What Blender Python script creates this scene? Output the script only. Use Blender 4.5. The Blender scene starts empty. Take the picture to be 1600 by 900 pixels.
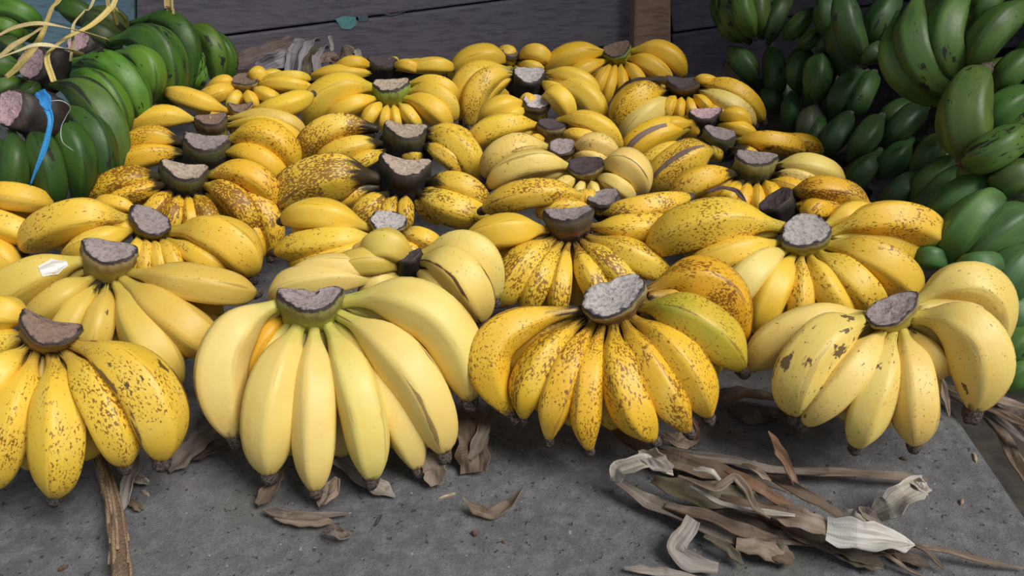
import bpy, math, random
import numpy as np
from mathutils import Vector

random.seed(7)
rng = np.random.default_rng(7)
S = bpy.context.scene
COL = S.collection

# ---------------------------------------------------------------- camera
CAM_H, PITCH, FPX = 0.48, math.radians(32), 1305.0
cam_data = bpy.data.cameras.new('camera')
cam_data.sensor_width = 36.0
cam_data.lens = FPX / 1600.0 * 36.0
cam_data.clip_start = 0.02
cam = bpy.data.objects.new('camera', cam_data)
cam.location = (0, 0, CAM_H)
cam.rotation_euler = (math.pi / 2 - PITCH, 0, 0)
COL.objects.link(cam)
S.camera = cam

# ---------------------------------------------------------------- light
world = bpy.data.worlds.new('overcast_sky')
S.world = world
world.use_nodes = True
wb = world.node_tree.nodes['Background']
wb.inputs['Color'].default_value = (0.80, 0.90, 1.0, 1)
wb.inputs['Strength'].default_value = 0.38
sun_d = bpy.data.lights.new('sun', 'SUN')
sun_d.energy = 3.9
sun_d.angle = math.radians(30)
sun_d.color = (1.0, 0.97, 0.9)
sun = bpy.data.objects.new('sun', sun_d)
sun.rotation_euler = Vector((-0.50, 0.34, -0.80)).to_track_quat('-Z', 'Y').to_euler()
COL.objects.link(sun)
S.view_settings.view_transform = 'Standard'
S.view_settings.look = 'None'
S.view_settings.exposure = -0.10
S.view_settings.gamma = 1.0
S.view_settings.use_curve_mapping = False

# ---------------------------------------------------------------- rays: a direction and a distance in the real place
RV = np.array([1.0, 0, 0])
UV_ = np.array([0, math.sin(PITCH), math.cos(PITCH)])
FV = np.array([0, math.cos(PITCH), -math.sin(PITCH)])
C0 = np.array([0, 0, CAM_H])


def ray(px, py):
    return RV * ((px - 800) / FPX) + UV_ * ((450 - py) / FPX) + FV


def at_depth(px, py, d):
    return C0 + ray(px, py) * d


def at_z(px, py, z):
    r = ray(px, py)
    return C0 + r * ((z - CAM_H) / r[2])


def depth_of(p):
    return float(np.dot(p - C0, FV))


# ---------------------------------------------------------------- node helpers
class NT:
    def __init__(self, name):
        self.m = bpy.data.materials.new(name)
        self.m.use_nodes = True
        self.t = self.m.node_tree
        self.b = self.t.nodes['Principled BSDF']

    def n(self, kind, **kw):
        nd = self.t.nodes.new(kind)
        for k, v in kw.items():
            setattr(nd, k, v)
        return nd

    def put(self, sock, v):
        if hasattr(v, 'is_linked') or isinstance(v, bpy.types.NodeSocket):
            self.t.links.new(v, sock)
        elif isinstance(v, (tuple, list)) and len(v) == 3 and sock.type == 'RGBA':
            sock.default_value = (*v, 1)
        else:
            sock.default_value = v

    def math(self, op, a, b=0.0, clamp=False):
        nd = self.n('ShaderNodeMath', operation=op, use_clamp=clamp)
        self.put(nd.inputs[0], a)
        self.put(nd.inputs[1], b)
        return nd.outputs[0]

    def mix(self, f, a, b, blend='MIX'):
        nd = self.n('ShaderNodeMix', data_type='RGBA', blend_type=blend)
        self.put(nd.inputs[0], f)
        self.put(nd.inputs[6], a)
        self.put(nd.inputs[7], b)
        return nd.outputs[2]

    def step(self, v, lo, hi, a=0.0, b=1.0):
        nd = self.n('ShaderNodeMapRange', interpolation_type='SMOOTHSTEP')
        self.put(nd.inputs[0], v)
        self.put(nd.inputs[1], lo)
        self.put(nd.inputs[2], hi)
        self.put(nd.inputs[3], a)
        self.put(nd.inputs[4], b)
        return nd.outputs[0]

    def noise(self, vec, scale, detail=3.0, rough=0.55):
        nd = self.n('ShaderNodeTexNoise')
        self.put(nd.inputs['Vector'], vec)
        nd.inputs['Scale'].default_value = scale
        nd.inputs['Detail'].default_value = detail
        nd.inputs['Roughness'].default_value = rough
        return nd.outputs[0]

    def attr(self, name, vec=False):
        nd = self.n('ShaderNodeAttribute', attribute_type='OBJECT', attribute_name=name)
        return nd.outputs['Color' if vec else 'Fac']

    def scale(self, vec, s):
        nd = self.n('ShaderNodeVectorMath', operation='MULTIPLY')
        self.put(nd.inputs[0], vec)
        nd.inputs[1].default_value = s
        return nd.outputs[0]

    def offset_random(self, vec, k=37.0):
        oi = self.n('ShaderNodeObjectInfo')
        cmb = self.n('ShaderNodeCombineXYZ')
        r = self.math('MULTIPLY', oi.outputs['Random'], k)
        for i in range(3):
            self.put(cmb.inputs[i], r)
        nd = self.n('ShaderNodeVectorMath', operation='ADD')
        self.put(nd.inputs[0], vec)
        self.put(nd.inputs[1], cmb.outputs[0])
        return nd.outputs[0]

    def uv(self, name):
        return self.n('ShaderNodeUVMap', uv_map=name).outputs[0]

    def sep(self, v):
        nd = self.n('ShaderNodeSeparateXYZ')
        self.put(nd.inputs[0], v)
        return nd.outputs

    def finish(self, col, rough=0.5, bump=None, bstr=0.3, bdist=0.001, spec=0.5):
        self.put(self.b.inputs['Base Color'], col)
        self.put(self.b.inputs['Roughness'], rough)
        self.b.inputs['Specular IOR Level'].default_value = spec
        if bump is not None:
            nd = self.n('ShaderNodeBump')
            nd.inputs['Strength'].default_value = bstr
            nd.inputs['Distance'].default_value = bdist
            self.put(nd.inputs['Height'], bump)
            self.put(self.b.inputs['Normal'], nd.outputs[0])
        return self.m


def banana_material():
    t = NT('banana_peel')
    L = t.offset_random(t.uv('metric'))
    P = t.sep(t.uv('param'))
    around, along = P[0], P[1]
    col = t.attr('tint', True)
    # blotchy ripeness
    n1 = t.noise(L, 34, 3)
    col = t.mix(t.math('MULTIPLY', t.step(n1, 0.42, 0.72), 0.40), col, t.mix(0.5, col, (0.70, 0.36, 0.025)))
    n2 = t.noise(L, 22, 2)
    col = t.mix(t.math('MULTIPLY', t.step(n2, 0.5, 0.75), 0.25), col, (0.86, 0.70, 0.20))
    gr = t.attr('green')
    ng = t.math('ADD', t.noise(L, 14, 2), t.math('MULTIPLY', gr, 0.55))
    col = t.mix(t.math('MULTIPLY', t.step(ng, 0.55, 1.15), gr), col, (0.30, 0.37, 0.04))
    # neck
    nn = t.noise(L, 90, 3)
    pos = t.math('ADD', along, t.math('MULTIPLY', t.math('SUBTRACT', nn, 0.5), 0.16))
    col = t.mix(t.math('MULTIPLY', t.step(pos, 0.06, 0.22, 1, 0), 0.55), col, t.attr('neck', True))
    # fine fly-speckles, patchy
    sp = t.attr('spot')
    mask = t.noise(L, 30, 2)
    thr = t.math('SUBTRACT', 0.72, t.math('MULTIPLY', sp, t.step(mask, 0.30, 0.66, 0.08, 0.27)))
    fine = t.noise(t.scale(L, (1.0, 0.7, 1)), 600, 3, 0.6)
    d = t.math('SUBTRACT', fine, thr)
    col = t.mix(t.math('MULTIPLY', t.step(d, 0.0, 0.07), 0.82), col, (0.135, 0.032, 0.005))
    # bruises
    br = t.attr('bruise')
    nb = t.noise(t.scale(L, (1.0, 0.7, 1)), 62, 4, 0.62)
    tb = t.math('SUBTRACT', 0.775, t.math('MULTIPLY', br, 0.17))
    col = t.mix(t.math('MULTIPLY', t.step(t.math('SUBTRACT', nb, tb), 0.0, 0.035), 0.88), col, (0.055, 0.026, 0.022))
    # brown scuff along the ridges
    rd = t.attr('ridge')
    f = t.math('ABSOLUTE', t.math('SUBTRACT', t.math('FRACT', t.math('MULTIPLY', around, 5.0)), 0.5))
    rn = t.noise(t.scale(L, (1, 0.22, 1)), 90, 3)
    rw = t.math('ADD', f, t.math('MULTIPLY', t.math('SUBTRACT', rn, 0.55), 0.8))
    col = t.mix(t.math('MULTIPLY', t.step(rw, 0.455, 0.50), t.math('MULTIPLY', rd, 0.85)), col, (0.13, 0.055, 0.028))
    # dried sap running down the neck
    sd = t.attr('sap')
    sn = t.noise(t.scale(L, (1, 0.35, 1)), 120, 3)
    spos = t.math('SUBTRACT', t.math('MULTIPLY', sd, 0.40), t.math('ADD', along, t.math('MULTIPLY', t.math('SUBTRACT', sn, 0.5), 0.42)))
    col = t.mix(t.math('MULTIPLY', t.step(spos, -0.02, 0.08), 0.96), col, (0.020, 0.014, 0.012))
    # blossom end
    col = t.mix(t.step(pos, 0.955, 1.01), col, (0.15, 0.09, 0.035))
    rough = t.math('ADD', 0.40, t.math('MULTIPLY', fine, 0.16))
    return t.finish(col, rough, t.math('ADD', t.noise(L, 130, 2), t.math('MULTIPLY', fine, 0.3)), 0.22, 0.0012, spec=0.45)


def green_material():
    t = NT('green_banana_peel')
    L = t.offset_random(t.uv('metric'))
    P = t.sep(t.uv('param'))
    around, along = P[0], P[1]
    col = t.attr('tint', True)
    n1 = t.noise(t.scale(L, (1, 0.4, 1)), 40, 3)
    col = t.mix(t.math('MULTIPLY', t.step(n1, 0.4, 0.75), 0.5), col, t.mix(0.35, col, (0.26, 0.36, 0.05)))
    n2 = t.noise(t.scale(L, (1, 0.5, 1)), 55, 4)
    col = t.mix(t.math('MULTIPLY', t.step(n2, 0.46, 0.72), 0.7), col, t.mix(0.7, col, (0.012, 0.030, 0.012)))
    nb = t.noise(t.scale(L, (1.0, 0.6, 1)), 75, 4, 0.62)
    tb = t.math('SUBTRACT', 0.72, t.math('MULTIPLY', t.attr('bruise'), 0.17))
    col = t.mix(t.math('MULTIPLY', t.step(t.math('SUBTRACT', nb, tb), 0.0, 0.04), 0.9), col, (0.014, 0.013, 0.012))
    f = t.math('ABSOLUTE', t.math('SUBTRACT', t.math('FRACT', t.math('MULTIPLY', around, 5.0)), 0.5))
    rn = t.noise(t.scale(L, (1, 0.25, 1)), 70, 3)
    rw = t.math('ADD', f, t.math('MULTIPLY', t.math('SUBTRACT', rn, 0.52), 0.8))
    col = t.mix(t.math('MULTIPLY', t.step(rw, 0.38, 0.48), t.attr('ridge')), col, (0.018, 0.018, 0.016))
    pos = t.math('ADD', along, t.math('MULTIPLY', t.math('SUBTRACT', nb, 0.5), 0.1))
    col = t.mix(t.math('MULTIPLY', t.step(pos, 0.93, 1.0), 0.8), col, (0.11, 0.10, 0.05))
    fine = t.noise(L, 420, 2)
    return t.finish(col, t.math('ADD', 0.38, t.math('MULTIPLY', fine, 0.2)), t.noise(L, 110, 2), 0.25, 0.0012, spec=0.4)


def tip_material():
    t = NT('blossom_end_black')
    L = t.offset_random(t.n('ShaderNodeTexCoord').outputs['Object'])
    n = t.noise(L, 500, 3)
    col = t.mix(t.step(n, 0.35, 0.7), (0.028, 0.020, 0.019), (0.16, 0.12, 0.10))
    return t.finish(col, 0.85, n, 0.6, 0.0015)


def crown_material():
    t = NT('crown_skin')
    L = t.offset_random(t.n('ShaderNodeTexCoord').outputs['Object'])
    P = t.sep(t.uv('param'))
    col = t.attr('tint', True)
    n = t.noise(t.scale(L, (1, 1, 0.4)), 160, 4)
    col = t.mix(t.math('MULTIPLY', t.step(n, 0.45, 0.7), 0.55), col, (0.10, 0.055, 0.025))
    ne = t.math('ADD', P[1], t.math('MULTIPLY', t.math('SUBTRACT', n, 0.5), 0.5))
    col = t.mix(t.math('MULTIPLY', t.step(ne, 0.5, 0.8), 0.85), col, t.attr('neck', True))
    n2 = t.noise(L, 300, 3)
    rim = t.math('ADD', P[1], t.math('MULTIPLY', t.math('SUBTRACT', n2, 0.5), 0.20))
    col = t.mix(t.step(rim, 0.06, 0.16, 1, 0), col, (0.035, 0.024, 0.022))
    sd = t.attr('sap')
    col = t.mix(t.step(t.math('SUBTRACT', t.math('ADD', P[1], t.math('MULTIPLY', n2, 0.5)), t.math('SUBTRACT', 1.45, sd)), 0.0, 0.3), col, (0.018, 0.013, 0.012))
    return t.finish(col, 0.62, n, 0.6, 0.002)


def cut_material():
    t = NT('dried_cut_face')
    L = t.offset_random(t.n('ShaderNodeTexCoord').outputs['Object'])
    P = t.sep(t.uv('param'))
    col = t.attr('tint', True)
    n = t.noise(L, 300, 4, 0.7)
    col = t.mix(t.math('MULTIPLY', t.step(n, 0.42, 0.68), 0.6), col, (0.12, 0.085, 0.08))
    n2 = t.noise(L, 160, 3)
    edge = t.math('ADD', P[1], t.math('MULTIPLY', t.math('SUBTRACT', n2, 0.5), 0.55))
    col = t.mix(t.step(edge, 0.88, 1.04), col, (0.035, 0.026, 0.03))
    return t.finish(col, 0.9, n, 0.8, 0.002, spec=0.2)


def leaf_material():
    t = NT('dry_leaf')
    L = t.offset_random(t.uv('metric'))
    col = t.attr('tint', True)
    s = t.noise(t.scale(L, (1, 0.05, 1)), 420, 3, 0.6)
    col = t.mix(t.math('MULTIPLY', t.step(s, 0.40, 0.66), 0.62), col, t.mix(0.75, col, (0.06, 0.040, 0.028)))
    n = t.noise(L, 45, 3)
    col = t.mix(t.math('MULTIPLY', t.step(n, 0.5, 0.75), 0.55), col, t.mix(0.6, col, (0.40, 0.33, 0.27)))
    n3 = t.noise(L, 70, 3)
    col = t.mix(t.math('MULTIPLY', t.step(n3, 0.58, 0.72), 0.5), col, (0.075, 0.042, 0.025))
    return t.finish(col, 0.72, s, 0.25, 0.0008, spec=0.3)


def plain_material(name, scale=200, lo=0.7, hi=1.1, rough=0.7, stretch=(1, 1, 1)):
    t = NT(name)
    L = t.offset_random(t.scale(t.n('ShaderNodeTexCoord').outputs['Object'], stretch))
    n = t.noise(L, scale, 4)
    col = t.attr('tint', True)
    c2 = t.mix(1.0, col, t.mix(t.step(n, 0.3, 0.7), (lo, lo, lo), (hi, hi, hi)), 'MULTIPLY')
    return t.finish(c2, rough, n, 0.35, 0.001)


def concrete_material():
    t = NT('worn_concrete')
    L = t.n('ShaderNodeTexCoord').outputs['Object']
    a = t.noise(L, 5, 4)
    b = t.noise(L, 70, 6, 0.72)
    c = t.noise(L, 620, 4, 0.75)
    col = t.mix(t.step(a, 0.35, 0.7), (0.110, 0.111, 0.122), (0.165, 0.162, 0.170))
    col = t.mix(t.math('MULTIPLY', t.step(b, 0.40, 0.66), 0.55), col, (0.245, 0.240, 0.250))
    col = t.mix(t.math('MULTIPLY', t.step(c, 0.52, 0.68), 0.8), col, (0.070, 0.065, 0.067))
    mo = t.noise(L, 8, 3)
    col = t.mix(t.math('MULTIPLY', t.step(mo, 0.56, 0.75), 0.4), col, (0.095, 0.105, 0.06))
    pit = t.noise(L, 150, 3, 0.6)
    pits = t.step(pit, 0.63, 0.69)
    col = t.mix(t.math('MULTIPLY', pits, 0.7), col, (0.04, 0.037, 0.037))
    lt = t.noise(t.scale(L, (1, 1, 1)), 200, 1, 0.5)
    col = t.mix(t.math('MULTIPLY', t.step(lt, 0.74, 0.78), 0.7), col, (0.42, 0.40, 0.38))
    h = t.math('SUBTRACT', t.math('ADD', t.math('MULTIPLY', b, 1.2), t.math('MULTIPLY', c, 0.5)), t.math('MULTIPLY', pits, 0.5))
    return t.finish(col, 0.88, h, 0.9, 0.003, spec=0.25)


def wood_material():
    t = NT('weathered_boards')
    L = t.n('ShaderNodeTexCoord').outputs['Object']
    col = t.attr('tint', True)
    g = t.noise(t.scale(L, (0.06, 1, 1)), 170, 4, 0.65)
    col = t.mix(t.math('MULTIPLY', t.step(g, 0.42, 0.68), 0.6), col, t.mix(0.7, col, (0.030, 0.025, 0.030)))
    b = t.noise(L, 14, 6, 0.65)
    col = t.mix(t.math('MULTIPLY', t.step(b, 0.45, 0.7), 0.6), col, t.mix(0.6, col, (0.26, 0.23, 0.25)))
    sc = t.noise(t.scale(L, (0.5, 1, 1)), 60, 5, 0.7)
    col = t.mix(t.math('MULTIPLY', t.step(sc, 0.60, 0.70), t.attr('flake')), col, (0.22, 0.36, 0.42))
    return t.finish(col, 0.8, g, 0.5, 0.002, spec=0.25)


M_BAN, M_GREEN, M_TIP = banana_material(), green_material(), tip_material()
M_CROWN, M_CUT, M_LEAF = crown_material(), cut_material(), leaf_material()
M_STRING = plain_material('raffia', 900, 0.75, 1.15, 0.6)
M_FIBRE = plain_material('fibre', 700, 0.5, 1.2, 0.85)
M_CHIP = plain_material('chip', 300, 0.6, 1.2, 0.85)
M_CONC, M_WOOD = concrete_material(), wood_material()
M_SOIL = plain_material('dark_soil', 40, 0.5, 1.3, 0.95)
M_PAINT = plain_material('flaked_paint', 260, 0.75, 1.1, 0.7)


# ---------------------------------------------------------------- mesh helpers
def make(name, V, F, mat, parent=None, uvs=None, smooth=True, tint=None, origin=None, **props):
    V = np.asarray(V, float)
    o3 = np.asarray(origin, float) if origin is not None else np.zeros(3)
    me = bpy.data.meshes.new(name)
    me.from_pydata((V - o3).tolist(), [], F)
    if uvs:
        li = np.zeros(len(me.loops), int)
        me.loops.foreach_get('vertex_index', li)
        for nm, arr in uvs.items():
            lay = me.uv_layers.new(name=nm)
            arr = np.asarray(arr, float)
            lay.data.foreach_set('uv', (arr[li] if len(arr) == len(V) else arr).ravel())
    me.polygons.foreach_set('use_smooth', [smooth] * len(me.polygons))
    me.materials.append(mat)
    me.update()
    ob = bpy.data.objects.new(name, me)
    COL.objects.link(ob)
    if parent is not None:
        ob.parent = parent
        ob.location = o3 - np.array(world_loc(parent))
    else:
        ob.location = o3
    if tint is not None:
        ob['tint'] = [float(c) for c in tint]
    for k, v in props.items():
        ob[k] = v
    return ob


def world_loc(o):
    p = np.array(o.location)
    while o.parent is not None:
        o = o.parent
        p = p + np.array(o.location)
    return p


def root(name, loc, label, cat, group=None):
    o = bpy.data.objects.new(name, None)
    o.empty_display_size = 0.03
    o.location = loc
    COL.objects.link(o)
    o['label'], o['category'] = label, cat
    if group:
        o['group'] = group
    return o


def nrm(v):
    return v / (np.linalg.norm(v) + 1e-12)


def frames(pts, up):
    """tangents and a twist-free pair of normals along a line of points"""
    T = np.gradient(pts, axis=0)
    T = np.array([nrm(t) for t in T])
    n = nrm(up - T[0] * np.dot(up, T[0]))
    N = [n]
    for i in range(1, len(pts)):
        n = nrm(n - T[i] * np.dot(n, T[i]))
        N.append(n)
    N = np.array(N)
    B = np.cross(T, N)
    return T, N, B


RIDGE = 0.72
PROF_T = np.array([0.0, 0.05, 0.10, 0.16, 0.24, 0.34, 0.48, 0.62, 0.74, 0.84, 0.91, 0.96, 1.0])
PROF_R = np.array([0.26, 0.25, 0.29, 0.45, 0.74, 0.94, 1.0, 1.0, 0.98, 0.89, 0.74, 0.55, 0.31])


def banana(parent, b, m, t, r, mat, tint, tip=True, plump=1.0, hi=False, scar=None, taper=0.4, **props):
    """one banana through three points of the real place: neck, belly, blossom end"""
    ctrl = 2 * m - 0.5 * (b + t)
    NR, NS = (26, 30) if hi else (19, 20)
    s = np.linspace(0, 1, NR)
    s = 0.55 * s + 0.45 * (0.5 - 0.5 * np.cos(math.pi * s))
    pts = np.outer((1 - s) ** 2, b) + np.outer(2 * s * (1 - s), ctrl) + np.outer(s ** 2, t)
    mid = (b + t) / 2
    out = m - mid
    if np.linalg.norm(out) < 1e-4:
        out = np.array([0, -0.3, 1.0])
    T, N, B = frames(pts, nrm(out + np.array([0, -0.002, 0.004])))
    prof = np.interp(s, PROF_T, PROF_R) * (1 - taper * 0.30 * np.clip((s - 0.70) / 0.24, 0, 1) ** 1.5)
    k = np.ones(3) / 3
    prof[1:-1] = np.convolve(prof, k, 'same')[1:-1]
    th = np.arange(NS) / NS * 2 * math.pi
    tw = random.uniform(-0.5, 0.5)
    seg = (th * 5 / (2 * math.pi)) % 1.0
    poly = math.cos(math.pi / 5) / np.cos((seg - 0.5) * 2 * math.pi / 5)
    cross = 1 + RIDGE * (poly - 1) + 0.05
    wob = 1 + 0.025 * np.sin(s * 9 + random.uniform(0, 6))
    ph = th + tw
    V = []
    for i in range(NR):
        rad = r * prof[i] * wob[i] * (cross if prof[i] > 0.5 else 1 + (cross - 1) * prof[i] * 1.2)
        V.append(pts[i] + np.outer(rad * np.cos(ph), N[i]) + np.outer(rad * np.sin(ph), B[i]))
    V = np.concatenate(V)
    seglen = np.concatenate([[0], np.cumsum(np.linalg.norm(np.diff(pts, axis=0), axis=1))])
    F, U1, U2 = [], [], []
    for i in range(NR - 1):
        for j in range(NS):
            j2 = (j + 1) % NS
            F.append((i * NS + j, i * NS + j2, (i + 1) * NS + j2, (i + 1) * NS + j))
            for ii, jj in ((i, j), (i, j + 1), (i + 1, j + 1), (i + 1, j)):
                U1.append((jj / NS * 2 * math.pi * r, seglen[ii]))
                U2.append((jj / NS, s[ii]))
    # end caps
    a0, a1 = len(V), len(V) + 1
    V = np.vstack([V, pts[0] - T[0] * r * 0.05, pts[-1] + T[-1] * r * 0.12])
    for j in range(NS):
        j2 = (j + 1) % NS
        F.append((a0, j2, j))
        U1 += [(j / NS * 6.28 * r, 0)] * 3
        U2 += [(j / NS, 0)] * 3
        F.append((a1, (NR - 1) * NS + j, (NR - 1) * NS + j2))
        U1 += [(j / NS * 6.28 * r, seglen[-1])] * 3
        U2 += [(j / NS, 1)] * 3
    ob = make('banana', V, F, mat, parent, {'metric': U1, 'param': U2}, True, tint, b, **props)
    if tip:
        rr = r * (0.35 - 0.05 * taper)
        tn, n0, b0 = T[-1], N[-1], B[-1]
        rings = [(-0.16, 0.92), (0.10, 1.0), (0.34, 0.88), (0.48, 0.72), (0.40, 0.35)]
        K = 10
        tv = []
        for q, (d, sc) in enumerate(rings):
            for j in range(K):
                a = j / K * 6.283
                jit = 1 + random.uniform(-0.12, 0.12) * (q > 0)
                tv.append(pts[-1] + tn * d * r * random.uniform(0.92, 1.08) + (n0 * math.cos(a) + b0 * math.sin(a)) * rr * sc * jit)
        tf = [(q * K + j, q * K + (j + 1) % K, (q + 1) * K + (j + 1) % K, (q + 1) * K + j) for q in range(len(rings) - 1) for j in range(K)]
        tf.append([(len(rings) - 1) * K + j for j in range(K)])
        make('blossom_end', tv, tf, M_TIP, ob, None, True, None, pts[-1])
    if scar:
        t0, t1, halfw, tintc, lab = scar
        # a torn strip of peel seen on the camera's side of this banana
        i0 = int(t0 * (NR - 1))
        i1 = max(i0 + 3, int(t1 * (NR - 1)))
        sv, sf, W = [], [], 7
        for i in range(i0, i1 + 1):
            e = (i - i0) / (i1 - i0)
            hw = halfw * (math.sin(math.pi * min(max(e, 0.08), 0.92)) ** 0.5) * random.uniform(0.8, 1.15)
            to = nrm(C0 - pts[i])
            a = math.atan2(np.dot(to, B[i]), np.dot(to, N[i])) + scar_shift(lab)
            for w in range(W):
                aa = a + (w / (W - 1) - 0.5) * 2 * hw
                sg = ((aa - tw) * 5 / (2 * math.pi)) % 1.0
                cr = 1.05 + RIDGE * (math.cos(math.pi / 5) / math.cos((sg - 0.5) * 2 * math.pi / 5) - 1)
                rad = r * prof[i] * wob[i] * cr + 0.0006
                sv.append(pts[i] + N[i] * math.cos(aa) * rad + B[i] * math.sin(aa) * rad)
        n_ = i1 - i0 + 1
        for i in range(n_ - 1):
            for w in range(W - 1):
                sf.append((i * W + w, i * W + w + 1, (i + 1) * W + w + 1, (i + 1) * W + w))
        uv = [(w * 0.002, i * 0.006) for i in range(n_) for w in range(W)]
        so = make('peel_scar', sv, sf, M_LEAF, ob, {'metric': uv, 'param': uv}, True, tintc, pts[i0])
        so['label'] = lab
    return ob


def scar_shift(lab):
    return {'white': 0.1, 'grey': 0.35}.get(lab.split()[0], 0.0)


CROWN_COL = {
    'olive': ((0.21, 0.19, 0.055), 0.0),
    'tan': ((0.30, 0.22, 0.09), 0.0),
    'green': ((0.22, 0.30, 0.045), 0.0),
    'brown': ((0.12, 0.075, 0.03), 0.25),
    'black': ((0.030, 0.026, 0.022), 0.9),
    'mossy': ((0.085, 0.085, 0.030), 0.75),
    'purple': ((0.07, 0.06, 0.045), 0.5),
}
FACE = {'grey': (0.33, 0.27, 0.265), 'pale': (0.50, 0.45, 0.44), 'dark': (0.08, 0.06, 0.065), 'pink': (0.50, 0.33, 0.36), 'brown': (0.24, 0.16, 0.12), 'tan': (0.46, 0.36, 0.28)}


def crown(parent, c, d, wpx, ratio=0.42, roll=0.0, bend=0.6, col='olive', face='grey', depthk=0.75, notch=0.0, pad=1.0, wide=False, neck=(0.03, 0.03, 0.02)):
    """the cut stem the fingers hang from: a stub with a crescent-shaped dried cut face"""
    a = wpx / 2 * d / FPX
    cr, sr = math.cos(math.radians(roll)), math.sin(math.radians(roll))
    R = RV * cr + UV_ * sr
    U = UV_ * cr - RV * sr
    Nc = nrm(C0 - c)
    tilt = math.asin(min(0.95, ratio * (1.3 if bend > 0.3 else 1.05)))               # how far the face opens towards the viewer
    fy = U * math.sin(tilt) - Nc * math.cos(tilt)    # direction across the face, going back
    nf = nrm(np.cross(R, fy))
    if np.dot(nf, U) < 0:
        nf = -nf
    b = a * 0.50 if bend > 0.3 else a * 0.80
    K = 32
    th = np.arange(K) / K * 2 * math.pi
    x = a * np.cos(th)
    y = b * np.sin(th) + 1.5 * bend * b * ((x / a) ** 2 - 0.35)
    jit = 1 + 0.05 * np.sin(th * 3 + random.uniform(0, 6)) + 0.03 * np.sin(th * 7 + random.uniform(0, 6))
    x, y = x * jit, y * jit
    if notch:
        y = y - notch * b * np.exp(-((x / a - 0.1) / 0.16) ** 2) * (np.sin(th) > 0)
    top = c + U * a * 0.30 + Nc * a * 0.25
    down = nrm(-U * 1.0 - Nc * 0.25)
    h = a * 1.05 * depthk
    levels = [(0.0, 1.0), (0.06, 1.05), (0.22, 1.07), (0.42, 1.04), (0.62, 0.98), (0.82, 0.93), (1.1, 0.95), (1.5, 0.95), (1.9, 0.7)]
    V, U2 = [], []
    spread = 1.5 if CROWN_COL[col][1] >= 0.7 or wide else 1.0
    for q, (e, sc) in enumerate(levels):
        sc = sc * (1 + (spread - 1) * min(1, max(0, e - 0.5) / 0.6))
        rib = (1 + 0.05 * min(e, 1.5) * np.sin(th * 9)) * (1 + rng.uniform(-0.035, 0.035, K) * (e > 0.03))
        flat = 1 - 0.35 * min(e, 1)
        back = max(0.0, e - 0.40) * a * 0.85 * pad
        for j in range(K):
            V.append(top + down * h * e - Nc * back + R * x[j] * sc * rib[j] + fy * y[j] * sc * flat * rib[j])
            U2.append((j / K, e))
    F = [(q * K + j, q * K + (j + 1) % K, (q + 1) * K + (j + 1) % K, (q + 1) * K + j) for q in range(len(levels) - 1) for j in range(K)]
    F.append([(len(levels) - 1) * K + j for j in range(K)])
    tint, sap = CROWN_COL[col]
    tint = np.array(tint) * rng.uniform(0.8, 1.2)
    co = make('crown', V, F, M_CROWN, parent, {'param': U2}, True, tint, c, sap=sap, neck=[float(q) for q in neck])
    V, U2, F = [], [], []
    for q, (e, dep) in enumerate(((1.0, 0.012), (0.86, 0.02), (0.7, -0.05), (0.4, -0.09), (0.12, -0.07))):
        for j in range(K):
            V.append(top + nf * a * (dep + random.uniform(-0.04, 0.04) * (e < 0.95)) + R * x[j] * e + fy * (y[j] * e + (1 - e) * bend * b * 0.12))
            U2.append((j / K, e))
    F = [(q * K + j, q * K + (j + 1) % K, (q + 1) * K + (j + 1) % K, (q + 1) * K + j) for q in range(4) for j in range(K)]
    F.append([4 * K + j for j in range(K)])
    make('cut_face', V, F, M_CUT, co, {'param': U2}, True, np.array(FACE[face]) * rng.uniform(0.85, 1.15), c)
    return co


# ---------------------------------------------------------------- ripeness of the hands
TINT = {
    'pale': (0.745, 0.58, 0.175),
    'cream': (0.76, 0.555, 0.16),
    'yellow': (0.78, 0.505, 0.050),
    'gold': (0.76, 0.45, 0.030),
    'orange': (0.70, 0.385, 0.022),
    'dull': (0.64, 0.45, 0.085),
}
NECK = (0.42, 0.36, 0.05)
HAND_GROUP = 'yellow banana hands laid out on the slab'


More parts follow.
